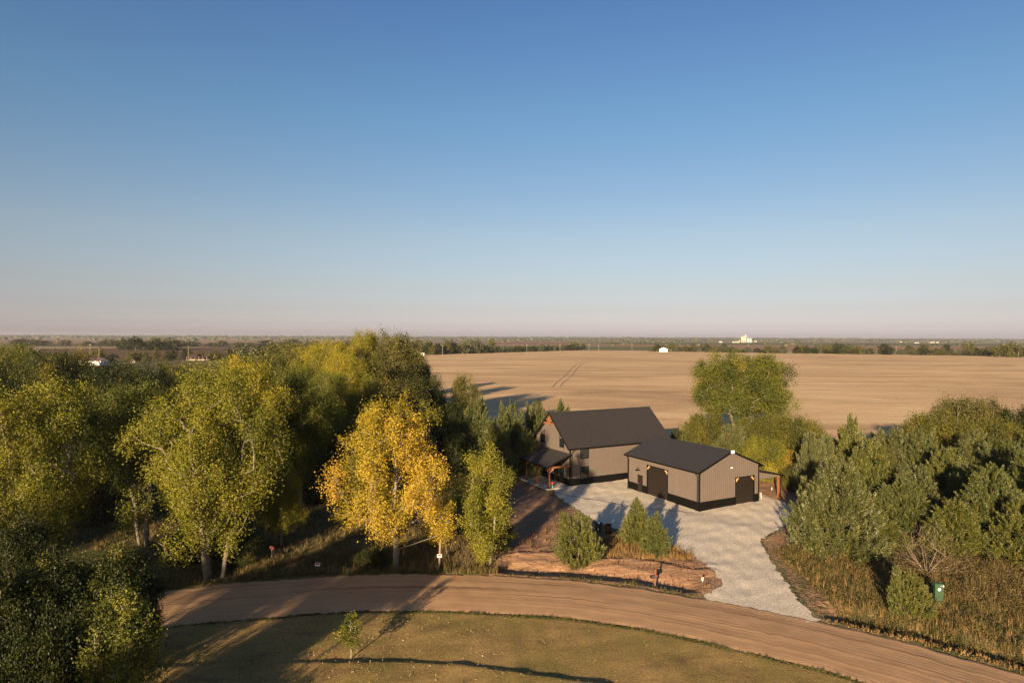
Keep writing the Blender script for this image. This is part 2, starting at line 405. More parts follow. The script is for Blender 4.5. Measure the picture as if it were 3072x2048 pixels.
def ground_mat():
    m, nt, N, L, P = new_mat('dry_grass_and_red_earth'); co = coords(N)
    n1 = noise(N, L, co, .35, 6, .6); n2 = noise(N, L, co, 3.0, 6, .7); n3 = noise(N, L, co, .05, 3)
    grass = ramp(N, L, n2, [(.25, (.06, .05, .02)), (.5, (.15, .112, .046)), (.75, (.28, .20, .09))])
    green = ramp(N, L, n2, [(.25, (.025, .032, .010)), (.75, (.105, .105, .035))])
    g = mixc(N, L, ramp(N, L, n1, [(.42, (0, 0, 0)), (.62, (1, 1, 1))]), grass, green)
    s = mapping(N, L, co, (.5, 2.2, 1)); n4 = noise(N, L, s, 1.3, 8, .68, .4)
    red = ramp(N, L, n4, [(.28, (.19, .104, .060)), (.5, (.31, .175, .100)), (.72, (.43, .27, .165))])
    brown = ramp(N, L, n4, [(.3, (.16, .088, .052)), (.7, (.30, .175, .105))])
    a = N.new('ShaderNodeAttribute'); a.attribute_name = 'red'
    b = N.new('ShaderNodeAttribute'); b.attribute_name = 'brown'
    def edge(att):
        q = mathn(N, L, 'ADD', att.outputs['Fac'], mathn(N, L, 'MULTIPLY', mathn(N, L, 'SUBTRACT', n2, .5), 2.3))
        return ramp(N, L, q, [(.42, (0, 0, 0)), (.58, (1, 1, 1))])
    c = mixc(N, L, edge(b), g, brown); c = mixc(N, L, edge(a), c, red)
    # far country: large patches of ploughed soil, pasture and stubble
    v = N.new('ShaderNodeTexVoronoi'); v.feature = 'F1'; v.distance = 'CHEBYCHEV'; v.inputs['Scale'].default_value = 1.0; v.inputs['Randomness'].default_value = .75
    L.new(mapping(N, L, co, (.00085, .0016, 1), (0, 0, .12)), v.inputs['Vector'])
    sep = N.new('ShaderNodeSeparateColor'); L.new(v.outputs['Color'], sep.inputs[0])
    pat = ramp(N, L, sep.outputs[0], [(0, (.30, .18, .10)), (.2, (.20, .155, .075)), (.36, (.36, .245, .14)), (.5, (.17, .155, .07)), (.64, (.26, .135, .08)), (.8, (.40, .28, .16)), (.92, (.24, .18, .09))])
    pat.node.color_ramp.interpolation = 'CONSTANT'
    pat = mixc(N, L, .35, pat, grass)
    sx = N.new('ShaderNodeSeparateXYZ'); L.new(co, sx.inputs[0])
    farm = mathn(N, L, 'MULTIPLY', mathn(N, L, 'SUBTRACT', sx.outputs[1], 420), .006, True)
    c = mixc(N, L, farm, c, pat)
    L.new(c, P.inputs['Base Color']); P.inputs['Roughness'].default_value = .95; P.inputs['Specular IOR Level'].default_value = .1
    h = mathn(N, L, 'ADD', mathn(N, L, 'MULTIPLY', n2, .8), mathn(N, L, 'MULTIPLY', n4, 1.4))
    bump(N, L, P, h, .8, .15)
    return m
def lawn_mat():
    m, nt, N, L, P = new_mat('mown_dry_lawn'); co = coords(N)
    n1 = noise(N, L, co, .22, 5, .6, .3); n2 = noise(N, L, co, 7, 5, .75); n3 = noise(N, L, mapping(N, L, co, (.6, 1.6, 1)), .6, 5, .6)
    a = ramp(N, L, n2, [(.3, (.19, .122, .045)), (.5, (.33, .215, .082)), (.72, (.46, .31, .13))])
    b = ramp(N, L, n2, [(.3, (.13, .098, .03)), (.7, (.33, .245, .08))])
    d = ramp(N, L, n2, [(.3, (.115, .068, .033)), (.7, (.25, .15, .078))])
    c = mixc(N, L, ramp(N, L, n1, [(.38, (0, 0, 0)), (.62, (1, 1, 1))]), a, b)
    c = mixc(N, L, ramp(N, L, n3, [(.52, (0, 0, 0)), (.70, (.8, .8, .8))]), c, d)
    L.new(c, P.inputs['Base Color']); P.inputs['Roughness'].default_value = .95; P.inputs['Specular IOR Level'].default_value = .1
    n5 = noise(N, L, co, 22, 3, .7)
    bump(N, L, P, mathn(N, L, 'ADD', n2, n5), .9, .06)
    return m
def road_mat():
    m, nt, N, L, P = new_mat('graded_dirt_road')
    uv = N.new('ShaderNodeTexCoord').outputs['UV']; co = coords(N)
    st = mapping(N, L, uv, (.010, 3.6, 1)); n1 = noise(N, L, st, 6, 7, .66, .12)
    st2 = mapping(N, L, uv, (.008, 5.0, 1)); n2 = noise(N, L, st2, 5, 3, .55, .06)
    n3 = noise(N, L, co, .5, 5, .6); n4 = noise(N, L, co, 14, 3, .7)
    base = ramp(N, L, n3, [(.3, (.375, .222, .116)), (.7, (.455, .278, .149))])
    lines = ramp(N, L, n1, [(.33, (.80, .79, .79)), (.46, (1, 1, 1)), (.6, (1, 1, 1)), (.72, (1.12, 1.1, 1.06))])
    l2 = ramp(N, L, n2, [(.38, (.66, .64, .65)), (.45, (1, 1, 1)), (.6, (1, 1, 1)), (.66, (1.10, 1.08, 1.06))])
    c = mixc(N, L, 1.0, base, lines, 'MULTIPLY')
    sx = N.new('ShaderNodeSeparateXYZ'); L.new(uv, sx.inputs[0])
    w = mathn(N, L, 'MULTIPLY', mathn(N, L, 'SUBTRACT', sx.outputs[1], .08), 2.2, True)      # finer tracks towards the drive side
    c2 = mixc(N, L, 1.0, c, l2, 'MULTIPLY'); c = mixc(N, L, w, c, c2)
    c = mixc(N, L, ramp(N, L, n4, [(.68, (0, 0, 0)), (.74, (.35, .35, .35))]), c, (.50, .33, .22))
    L.new(c, P.inputs['Base Color']); P.inputs['Roughness'].default_value = .95; P.inputs['Specular IOR Level'].default_value = .1
    b1 = bump(N, L, P, n1, .35, .07); b2 = bump(N, L, P, n2, .45, .04, b1); bump(N, L, P, n4, .35, .02, b2)
    return m
def gravel_mat():
    m, nt, N, L, P = new_mat('crushed_limestone'); co = coords(N)
    v = N.new('ShaderNodeTexVoronoi'); v.inputs['Scale'].default_value = 15; L.new(co, v.inputs['Vector'])
    s = N.new('ShaderNodeSeparateColor'); L.new(v.outputs['Color'], s.inputs[0])
    c1 = ramp(N, L, s.outputs[0], [(0, (.42, .345, .25)), (.5, (.60, .505, .385)), (1, (.76, .66, .52))])
    n1 = noise(N, L, co, .4, 5, .6); n2 = noise(N, L, mapping(N, L, co, (.35, 1.8, 1)), 2.0, 5, .65, .6)
    c = mixc(N, L, ramp(N, L, n1, [(.55, (0, 0, 0)), (.9, (.25, .25, .25))]), c1, (.46, .34, .23))
    n5 = noise(N, L, co, 1.1, 6, .7, .5); c = mixc(N, L, 1.0, c, ramp(N, L, n5, [(.3, (.96, .955, .95)), (.55, (1.04, 1.04, 1.03))]), 'MULTIPLY')
    L.new(c, P.inputs['Base Color']); P.inputs['Roughness'].default_value = .9; P.inputs['Specular IOR Level'].default_value = .2
    b = bump(N, L, P, v.outputs['Distance'], .5, .03); bump(N, L, P, n2, .12, .04, b)
    return m
def stubble_mat():
    m, nt, N, L, P = new_mat('harvested_stubble'); co = coords(N)
    d = noise(N, L, mapping(N, L, co, (.004, .010, 1)), 1, 3)
    w = N.new('ShaderNodeVectorMath'); w.operation = 'MULTIPLY_ADD'; L.new(mapping(N, L, co, (.005, .005, 1)), w.inputs[0])
    q = mapping(N, L, co, (.009, .027, 1), (0, 0, .08)); n1 = noise(N, L, q, 1, 9, .68, 1.6)
    q2 = mapping(N, L, co, (.02, .33, 1), (0, 0, -.03)); n2 = noise(N, L, q2, 1, 5, .6, .3)
    n3 = noise(N, L, co, .9, 4, .7); n0 = noise(N, L, mapping(N, L, co, (.006, .014, 1)), 1, 4, .55, .5)
    a = ramp(N, L, n1, [(.34, (.35, .212, .112)), (.45, (.50, .315, .162)), (.54, (.64, .425, .222)), (.66, (.74, .52, .28))])
    b = ramp(N, L, n2, [(.32, (.86, .84, .80)), (.5, (1, 1, 1)), (.7, (1.1, 1.1, 1.1))])
    c = mixc(N, L, 1.0, a, b, 'MULTIPLY')
    c = mixc(N, L, ramp(N, L, n0, [(.48, (0, 0, 0)), (.68, (.45, .45, .45))]), c, (.40, .25, .135))
    c = mixc(N, L, .25, c, ramp(N, L, n3, [(.3, (.3, .19, .10)), (.7, (.72, .51, .30))]))
    L.new(c, P.inputs['Base Color']); P.inputs['Roughness'].default_value = .95; P.inputs['Specular IOR Level'].default_value = .05
    rows = noise(N, L, mapping(N, L, co, (.1, 2.0, 1)), 1, 3)
    b1 = bump(N, L, P, n1, .3, 1.0); bump(N, L, P, mathn(N, L, 'ADD', rows, n3), .6, .12, b1)
    return m
def field_mat(name, c0, c1, sc=(.004, .05)):
    m, nt, N, L, P = new_mat(name); n = noise(N, L, mapping(N, L, coords(N), (*sc, 1)), 1, 6, .6, .3)
    L.new(ramp(N, L, n, [(.3, c0), (.7, c1)]), P.inputs['Base Color']); P.inputs['Roughness'].default_value = .95
    P.inputs['Specular IOR Level'].default_value = .05
    return m

# ================================================================ the setting
def axis(a, b, fine0, fine1, step, grow=1.22):
    mid = list(np.arange(fine0, fine1 + step, step)); s = step; lo = []; x = fine0
    while x > a: s *= grow; x -= s; lo.append(x)
    s = step; hi = []; x = mid[-1]
    while x < b: s *= grow; x += s; hi.append(x)
    return np.array(lo[::-1] + mid + hi)
LAWN_POLY = None
def poly_mask(X, Y, poly_px, soft=.6):
    P = np.array([G(*p) for p in poly_px]); pts = np.stack([X.ravel(), Y.ravel()], 1)
    ins = inside(pts, P)
    d = np.full(len(pts), 1e9)
    near = (pts[:, 0] > P[:, 0].min() - 3) & (pts[:, 0] < P[:, 0].max() + 3) & (pts[:, 1] > P[:, 1].min() - 3) & (pts[:, 1] < P[:, 1].max() + 3)
    q = pts[near]; dd = np.full(len(q), 1e9)
    for i in range(len(P)):
        a, b = P[i], P[(i + 1) % len(P)]; t = np.clip(((q - a) @ (b - a)) / max(1e-9, (b - a) @ (b - a)), 0, 1)
        dd = np.minimum(dd, np.linalg.norm(q - (a + t[:, None] * (b - a)), axis=1))
    d[near] = dd
    sd = np.where(ins, d, -d)
    return np.clip(.5 + sd / (2 * soft), 0, 1).reshape(X.shape)
xs = axis(-15000, 15000, -46, 46, .3, 1.16); ys = axis(-4000, 15500, 30, 92, .3, 1.16)
X, Y = np.meshgrid(xs, ys)
Z = H(X, Y)
dfg, dng = dfar(X, Y), dnear(X, Y)
under = sstep(-.05, .25, -np.maximum(dfg, dng)) * (Y < 90)
Z = Z - .16 * under - .16 * sstep(.1, .4, dng) * (Y < 90)
red = np.maximum.reduce([
    poly_mask(X, Y, [(1470, 1735), (1470, 1660), (1560, 1640), (1700, 1672), (1900, 1672), (2020, 1668), (2090, 1655), (2180, 1740), (2150, 1790), (2060, 1782), (1900, 1758), (1700, 1733)], .5),
    poly_mask(X, Y, [(1600, 1655), (1640, 1600), (1700, 1560), (1790, 1570), (1800, 1592), (1700, 1640)], .6),
    poly_mask(X, Y, [(2270, 1500), (2265, 1380), (2300, 1330), (2420, 1340), (2420, 1530)], .6),
    .8 * poly_mask(X, Y, [(2290, 1620), (2345, 1590), (2380, 1560), (2420, 1560), (2500, 1640), (2440, 1660), (2380, 1640), (2330, 1690)], .5),
    .52 * poly_mask(X, Y, [(2310, 1650), (2380, 1670), (2440, 1750), (2560, 1830), (2600, 1880), (2480, 1866), (2400, 1800)], .5)])
brown = np.maximum(poly_mask(X, Y, [(1520, 1420), (1640, 1470), (1740, 1540), (1800, 1580), (1800, 1625), (1600, 1660), (1480, 1640), (1480, 1500)], .8),
                   .6 * poly_mask(X, Y, [(1150, 1400), (1500, 1400), (1480, 1470), (1150, 1500)], 2))
# dry open meadow floor under the left trees
GM = ground_mat()
F = (np.arange(len(ys) - 1)[:, None] * len(xs) + np.arange(len(xs) - 1)[None, :]).ravel()
F = np.stack([F, F + 1, F + 1 + len(xs), F + len(xs)], 1)
gme = np_mesh('ground', np.stack([X, Y, Z], -1).reshape(-1, 3), F, GM, smooth=True)
for nm, arr in (('red', red), ('brown', brown)):
    a = gme.attributes.new(nm, 'FLOAT', 'POINT'); a.data.foreach_set('value', arr.ravel().astype(np.float32))
tag(link('ground', gme), kind='structure')

# road: strips that follow the two edges
rx = np.linspace(-88, 74, 760); nv = 27
fx = np.interp(rx, _xs, _fy); nx = np.interp(rx, _xs, _ny); tv = np.linspace(0, 1, nv)
ejf = .13 * wob(rx, 0 * rx, .3, 31) + .12 * wob(rx, 0 * rx, 1.1, 32); ejn = .15 * wob(rx, 0 * rx, .25, 33) + .12 * wob(rx, 0 * rx, .9, 34)
RY = (nx + ejn)[:, None] * (1 - tv) + (fx + ejf)[:, None] * tv; RX = np.repeat(rx[:, None], nv, 1)
# keep the cross sections square to the road
slope = np.gradient(fx, rx)[:, None]; RXs = RX - slope * (RY - nx[:, None]) * .35; RY = np.where(True, RY, RY)
RX2 = RXs; nyy = np.interp(RX2, _xs, _ny); fyy = np.interp(RX2, _xs, _fy)
RY = nyy * (1 - tv) + fyy * tv + ejn[:, None] * (1 - tv) + ejf[:, None] * tv
prof = .05 * np.sin(PI * tv) + .005 * np.sin(tv * 2 * PI * 4.2 + .8) * sstep(.05, .2, tv) * (1 - sstep(.85, .97, tv)) + .035 * np.exp(-((tv - .975) / .02) ** 2)
RZ = np.repeat((prof + .012)[None], len(rx), 0) + .008 * wob(RX2, RY, .5, 40)
RZ[:, 0] -= .03; RZ[:, -1] -= .05
arc = np.concatenate([[0], np.cumsum(np.hypot(np.diff(rx), np.diff(fx)))])
UV = np.stack([np.repeat(arc[:, None], nv, 1) , np.repeat(tv[None], len(rx), 0)], -1).reshape(-1, 2)
F = (np.arange(len(rx) - 1)[:, None] * nv + np.arange(nv - 1)[None]).ravel(); F = np.stack([F, F + nv, F + nv + 1, F + 1], 1)
tag(link('dirt_road', np_mesh('dirt_road', np.stack([RX2, RY, RZ], -1).reshape(-1, 3), F, road_mat(), smooth=True, uv=UV)), kind='structure')

# lawn on the near side of the road
lx = np.arange(-45, 46, .3); lt = np.concatenate([np.arange(0, 16, .22), np.arange(16, 60, 1.5)])
LX, LT = np.meshgrid(lx, lt); LY = np.interp(LX, _xs, _ny) - LT / np.interp(LX, _xs, _ns) + .12 * wob(LX, LX * 0, .8, 50) * (LT < .4) - .05
LZ = H(LX, LY) + .02 - .06 * (LT < .1)
F = (np.arange(len(lt) - 1)[:, None] * len(lx) + np.arange(len(lx) - 1)[None]).ravel(); F = np.stack([F, F + len(lx), F + len(lx) + 1, F + 1], 1)
tag(link('lawn', np_mesh('lawn', np.stack([LX, LY, LZ], -1).reshape(-1, 3), F, lawn_mat(), smooth=True)), kind='structure')

# gravel drive
dpx = [(1655, 1470), (1690, 1500), (1738, 1533), (1768, 1553), (1800, 1566), (1850, 1586), (1900, 1600), (1960, 1622), (2020, 1638), (2078, 1662), (2136, 1708), (2176, 1752),
       (2150, 1776), (2112, 1790), (2128, 1802), (2166, 1811), (2250, 1822), (2327, 1841), (2403, 1861), (2469, 1872), (2440, 1842), (2410, 1815), (2379, 1766), (2336, 1712), (2306, 1666),
       (2286, 1632), (2290, 1616), (2333, 1594), (2376, 1567), (2378, 1540), (2366, 1510), (2330, 1500), (2280, 1484), (2200, 1440), (1960, 1430), (1850, 1425), (1730, 1445), (1690, 1455)]
GRAV = chaikin([G(*p) for p in dpx], 2)
gm = gravel_mat()
drive = tag(sheet('gravel_drive', GRAV, .30, .035, gm, .11, 3), kind='structure')

# fields
SM = stubble_mat()
def flat(name, poly, z, mat):
    o = MB().face([(p[0], p[1], z) for p in poly]).build(name, mat); return tag(o, kind='structure')
flat('stubble_field', [(-98, 668), (-70, 480), (-54, 373), (-34, 270), (-16, 165), (-8, 128), (60, 112), (160, 112), (900, 150), (900, 640), (556, 712), (240, 935), (105, 968), (0, 850)], .16, SM)
TRK = plain('wheel_rut_soil', (.26, .165, .095), .95, 0, .15, .5)
for nm_, pts_ in (('wheel_track', [(1658, 1162), (1672, 1147), (1694, 1130), (1716, 1105), (1731, 1092), (1752, 1085)]), ('wheel_track', [(1681, 1161), (1690, 1149), (1716, 1128), (1733, 1104), (1744, 1093), (1772, 1084)])):
    q_ = [G(*p) for p in pts_]; m_ = MB()
    for k in range(len(q_)):
        d_ = q_[min(k + 1, len(q_) - 1)] - q_[max(k - 1, 0)]; d_ = d_ / np.linalg.norm(d_); n_ = np.array([-d_[1], d_[0]]) * .35
        m_.v += [(*(q_[k] - n_), .166), (*(q_[k] + n_), .166)]
        if k: b_ = 2 * k; m_.f.append((b_ - 2, b_, b_ + 1, b_ - 1))
    tag(m_.build(nm_, TRK), kind='structure')
flat('ploughed_field', [(-440, 1090), (-650, 900), (-380, 520), (-180, 520), (-230, 690), (-330, 1090)], .2, field_mat('ploughed_soil', (.105, .058, .030), (.155, .090, .050)))
flat('pasture', [(-1500, 1500), (-1200, 1100), (-200, 1100), (-250, 1650)], .25, field_mat('dull_pasture', (.105, .088, .045), (.16, .125, .070)))
flat('green_field', [(-60, 1120), (-20, 985), (330, 985), (420, 1400), (-80, 1420)], .25, field_mat('winter_wheat_dull', (.105, .105, .048), (.16, .145, .07)))
flat('red_field', [(120, 1600), (420, 1100), (1500, 1060), (1900, 1800), (300, 1900)], .22, field_mat('red_soil', (.24, .135, .075), (.30, .18, .10)))
flat('wheat_field', [(300, 2750), (320, 1980), (2600, 1980), (3200, 2900)], .3, field_mat('winter_wheat', (.075, .095, .04), (.12, .13, .06)))
flat('tan_field', [(-1100, 2600), (-1900, 1700), (-250, 1720), (-100, 2500)], .3, field_mat('tan_stubble', (.24, .155, .10), (.31, .21, .14)))
flat('clay_field', [(-60, 2700), (-100, 1700), (150, 1650), (200, 2600)], .3, field_mat('red_clay', (.22, .10, .065), (.28, .15, .095)))
# ================================================================ the two buildings
def panel_mat(name, col, rough=.45, spec=.5):
    return plain(name, col, rough, 0, .05, 1.3, spec)
TAUPE = panel_mat('taupe_metal_siding', (.110, .087, .073), .5, .3)
BLACKP = panel_mat('black_metal_wainscot', (.0045, .004, .004), .5, .12)
TRIM = panel_mat('black_trim', (.0045, .004, .004), .55, .12)
ROOF = panel_mat('charcoal_metal_roof', (.028, .0245, .0235), .45, .3)
DOORM = plain('dark_brown_door', (.016, .0115, .009), .5, 0, .1, 3, .2)
CEDARW = plain('stained_cedar_timber', (.20, .072, .030), .65, 0, .25, 6, .3)
LIGHTW = plain('light_timber', (.52, .28, .15), .7, 0, .2, 6, .3)
CONC = plain('concrete', (.40, .37, .33), .85, 0, .1, 1.5, .2, .2)
WHITE = plain('white_paint', (.75, .73, .68), .5, 0, .05, 3, .3)
METAL = plain('pale_metal', (.5, .5, .48), .35, .6, .05, 3, .5)
def glass_mat():
    m, nt, N, L, P = new_mat('window_glass'); P.inputs['Base Color'].default_value = (.012, .014, .016, 1)
    P.inputs['Roughness'].default_value = .05; P.inputs['Specular IOR Level'].default_value = .8
    return m
GLASS = glass_mat()
def siding(origin, dx, length, zbot, ztop, mat, name, parent, openings=(), th=.05, pitch=.3, rib=.038, proud=.028, nrm=None):
    """a ribbed wall skin; ztop is a function of the distance along the wall"""
    if not callable(ztop):          # an opening through the full height leaves separate pieces
        full = sorted([q for q in openings if q[2] <= zbot + 1e-6 and q[3] >= ztop - 1e-6])
        if full:
            cur = 0.0
            for a, b, _z0, _z1 in full + [(length, length, 0, 0)]:
                if a - cur > .05: siding(Vector(origin) + Vector(dx) * cur, dx, a - cur, zbot, ztop, mat, name, parent, (), th, pitch, rib, proud, nrm)
                cur = b
            return
    o = Vector(origin); d = Vector(dx); n = Vector(nrm); mb = MB(); zt = ztop if callable(ztop) else (lambda s: ztop)
    br = {0.0, length}
    for a, b, _z0, _z1 in openings: br |= {max(0, a), min(length, b)}
    k = int(length / pitch); ribs = [(i + .5) * length / k for i in range(k)]
    if callable(ztop): br |= {length * i / 40 for i in range(41)}
    br = sorted(br)
    def cut(s0, s1):
        iv = [(zbot, None)]; m_ = (s0 + s1) / 2
        ops = sorted([(z0, z1) for a, b, z0, z1 in openings if a - 1e-6 <= m_ <= b + 1e-6])
        res = []; cur = zbot
        for z0, z1 in ops:
            if z0 > cur + 1e-6: res.append((cur, z0))
            cur = max(cur, z1)
        res.append((cur, None)); return res
    def pt(s, z, off): return o + d * s + Vector((0, 0, z)) + n * off
    for s0, s1 in zip(br[:-1], br[1:]):
        for z0, z1 in cut(s0, s1):
            a1 = zt(s0) if z1 is None else z1; b1 = zt(s1) if z1 is None else z1
            if a1 <= z0 and b1 <= z0: continue
            a1 = max(a1, z0); b1 = max(b1, z0)
            mb.hexa([pt(s0, z0, -th), pt(s1, z0, -th), pt(s1, z0, 0), pt(s0, z0, 0)], [pt(s0, a1, -th), pt(s1, b1, -th), pt(s1, b1, 0), pt(s0, a1, 0)])
    for s in ribs:
        if any(abs(s - e) < rib for a, b, _0, _1 in openings for e in (a, b)): continue
        for z0, z1 in cut(s - .001, s + .001):
            t = zt(s) if z1 is None else z1
            if t - z0 < .03: continue
            h = rib / 2; e = h * .55
            mb.hexa([pt(s - h, z0, .0005), pt(s + h, z0, .0005), pt(s + e, z0, proud), pt(s - e, z0, proud)], [pt(s - h, t, .0005), pt(s + h, t, .0005), pt(s + e, t, proud), pt(s - e, t, proud)])
    return mb.build(name, mat, parent)
def roof_slope(name, ridge0, ridge1, down, parent, th=.09, pitch=.3, mat=None):
    """slab from the ridge line along vector 'down', with ribs running down the slope"""
    a = Vector(ridge0); b = Vector(ridge1); dn = Vector(down); n = (b - a).cross(dn).normalized()
    if n.z < 0: n = -n
    mb = MB(); mb.hexa([a - n * th, b - n * th, b + dn - n * th, a + dn - n * th], [a, b, b + dn, a + dn])
    L_ = (b - a).length; k = int(L_ / pitch); e = (b - a).normalized()
    for i in range(k + 1):
        p = a + e * (L_ * i / k); w = e * .02
        if i == 0: p = p + w
        if i == k: p = p - w
        mb.hexa([p - w + n * .0005, p + w + n * .0005, p + w + dn + n * .0005, p - w + dn + n * .0005], [p - w * .5 + n * .03, p + w * .5 + n * .03, p + w * .5 + dn + n * .03, p - w * .5 + dn + n * .03])
    return mb.build(name, mat or ROOF, parent)
def window(parent, plane, s0, s1, z0, z1, poly=None, mullion=False):
    """plane: function (s, z, out) -> point, out = metres in front of the wall"""
    f = MB(); w = .07
    P_ = poly or [(s0, z0), (s1, z0), (s1, z1), (s0, z1)]
    c = (sum(p[0] for p in P_) / len(P_), sum(p[1] for p in P_) / len(P_))
    n = len(P_)
    # mitred frame
    def inset(d):
        out = []
        for i in range(n):
            p0 = Vector(P_[i - 1]); p = Vector(P_[i]); p1 = Vector(P_[(i + 1) % n])
            a = (p - p0).normalized(); b = (p1 - p).normalized(); na = Vector((-a.y, a.x)); nb = Vector((-b.y, b.x))
            m_ = (na + nb); m_ = m_ / max(1e-6, m_.dot(na)); out.append(p + m_ * d)
        return out
    Q = inset(w)
    if (Q[0] - Vector(c)).length > (Vector(P_[0]) - Vector(c)).length: Q = inset(-w)
    for i in range(n):
        a, b, c_, d = P_[i], P_[(i + 1) % n], Q[(i + 1) % n], Q[i]
        f.hexa([plane(*a, -.05), plane(*b, -.05), plane(*c_, -.05), plane(*d, -.05)], [plane(*a, .03), plane(*b, .03), plane(*c_, .03), plane(*d, .03)])
    fr = f.build('window', TRIM, parent)
    g = MB(); g.hexa([plane(*q, -.045) for q in Q], [plane(*q, -.02) for q in Q]); g.build('pane', GLASS, fr)
    if mullion:
        zz = (z0 + z1) / 2; m2 = MB(); m2.hexa([plane(s0 + w, zz - .02, -.019), plane(s1 - w, zz - .02, -.019), plane(s1 - w, zz + .02, -.019), plane(s0 + w, zz + .02, -.019)], [plane(s0 + w, zz - .02, .01), plane(s1 - w, zz - .02, .01), plane(s1 - w, zz + .02, .01), plane(s0 + w, zz + .02, .01)])
        m2.build('mullion', TRIM, fr)
    return fr
def overhead_door(parent, plane, s0, s1, z1, braces=True):
    f = MB(); w = .11
    for a, b, c, d in ((s0, s0 + w, 0.0, z1), (s1 - w, s1, 0.0, z1), (s0 + w, s1 - w, z1 - w, z1)):
        f.hexa([plane(a, c, -.18), plane(b, c, -.18), plane(b, c, .03), plane(a, c, .03)], [plane(a, d, -.18), plane(b, d, -.18), plane(b, d, .03), plane(a, d, .03)])
    fr = f.build('garage_door', TRIM, parent)
    p = MB(); n = int(round(z1 / .45)); h = (z1 - w) / n
    for i in range(n):
        z = i * h; 
        p.hexa([plane(s0 + w, z + .012, -.16), plane(s1 - w, z + .012, -.16), plane(s1 - w, z + .012, -.10), plane(s0 + w, z + .012, -.10)],
               [plane(s0 + w, z + h - .004, -.16), plane(s1 - w, z + h - .004, -.16), plane(s1 - w, z + h - .004, -.10), plane(s0 + w, z + h - .004, -.10)])
        for q in (.33, .66):       # pressed grooves
            zz = z + h * q; p.hexa([plane(s0 + w + .02, zz - .012, -.0995), plane(s1 - w - .02, zz - .012, -.0995), plane(s1 - w - .02, zz - .012, -.085), plane(s0 + w + .02, zz - .012, -.085)],
                                   [plane(s0 + w + .02, zz + .012, -.0995), plane(s1 - w - .02, zz + .012, -.0995), plane(s1 - w - .02, zz + .012, -.09), plane(s0 + w + .02, zz + .012, -.09)])
    p.build('door_panel', DOORM, fr)
    h_ = MB(); m_ = (s0 + s1) / 2; h_.hexa([plane(m_ - .08, .55, -.085), plane(m_ + .08, .55, -.085), plane(m_ + .08, .55, -.05), plane(m_ - .08, .55, -.05)], [plane(m_ - .08, .6, -.085), plane(m_ + .08, .6, -.085), plane(m_ + .08, .6, -.05), plane(m_ - .08, .6, -.05)])
    h_.build('handle', DOORM, fr)
    if braces:
        for e, sg in ((s0 + w, 1), (s1 - w, -1)):
            b = MB(); a = .46; t = .17; zt_ = z1 - w
            q = [(e, zt_ - a), (e, zt_ - a + t), (e + sg * (a - t), zt_), (e + sg * a, zt_)]
            if sg < 0: q = q[::-1]
            b.hexa([plane(s, z, -.083) for s, z in q], [plane(s, z, .028) for s, z in q]); b.build('corner_brace', LIGHTW, fr)
    return fr
def downspout(parent, x, y, z, ox, oy):
    m = MB(); m.tube([(x + ox, y + oy, z), (x + ox, y + oy, z - .1), (x + ox * .25, y + oy * .25, z - .4), (x + ox * .25, y + oy * .25, .12), (x + ox * .8, y + oy * .8, .03)], .05, 6)
    return m.build('downspout', TRIM, parent)

TH = math.radians(28.3)
# ---- the workshop with two overhead doors
C0 = G(2100.4, 1533.5)
gz = 0.0
shop = empty('workshop', (C0[0], C0[1], gz), TH)
tag(shop, 'low taupe metal workshop with two dark overhead doors on the gravel pad', 'workshop')
W, Lg, EA, RI, WS = 9.14, 12.19, 4.27, 6.07, .92
pl_left = lambda s, z, o: Vector((-o, s, z)); pl_front = lambda s, z, o: Vector((s, -o, z))
pl_right = lambda s, z, o: Vector((W + o, s, z)); pl_back = lambda s, z, o: Vector((s, Lg + o, z))
gab = lambda s: EA + (RI - EA) * (1 - abs(s - W / 2) / (W / 2)) - .02
opL = [(4.92, 8.62, -1, 3.55), (9.38, 10.3, -1, 2.06)]; opF = [(5.4, 8.46, -1, 3.12)]
cw = lambda ops: [(a, b, z0, z1) for a, b, z0, z1 in ops]
siding((0, 0, 0), (0, 1, 0), Lg, WS + .02, EA, TAUPE, 'wall', shop, opL, nrm=(-1, 0, 0))
siding((0, 0, 0), (0, 1, 0), Lg, -.25, WS - .01, BLACKP, 'wainscot', shop, opL, nrm=(-1, 0, 0), proud=.038)
siding((0, 0, 0), (1, 0, 0), W, WS + .02, gab, TAUPE, 'wall', shop, opF, nrm=(0, -1, 0))
siding((0, 0, 0), (1, 0, 0), W, -.25, WS - .01, BLACKP, 'wainscot', shop, opF, nrm=(0, -1, 0), proud=.038)
siding((W, 0, 0), (0, 1, 0), Lg, WS + .02, EA, TAUPE, 'wall', shop, nrm=(1, 0, 0))
siding((W, 0, 0), (0, 1, 0), Lg, -.25, WS - .01, BLACKP, 'wainscot', shop, nrm=(1, 0, 0))
siding((0, Lg, 0), (1, 0, 0), W, WS + .02, gab, TAUPE, 'wall', shop, nrm=(0, 1, 0))
siding((0, Lg, 0), (1, 0, 0), W, -.25, WS - .01, BLACKP, 'wainscot', shop, nrm=(0, 1, 0))
t = MB()
for x, y, z1 in ((0, 0, EA - .05), (W, 0, EA - .05), (0, Lg, EA - .05), (W, Lg, EA - .05)):
    sx = -1 if x == 0 else 1; sy = -1 if y == 0 else 1
    MB().box(min(x + sx * .045, x - sx * .10), max(x + sx * .045, x - sx * .10), min(y + sy * .045, y - sy * .10), max(y + sy * .045, y - sy * .10), -.25, z1).build('corner_trim', TRIM, shop)
for q in ((-.045, -.0395, .11, 4.9), (-.045, -.0395, 8.63, 9.37), (-.045, -.0395, 10.31, Lg - .11), (.11, 5.38, -.045, -.0395), (8.48, W - .11, -.045, -.0395)):
    MB().box(*q, WS - .025, WS + .035).build('belt_trim', TRIM, shop)
ov = .32; sl = (RI - EA) / (W / 2); tz = .11
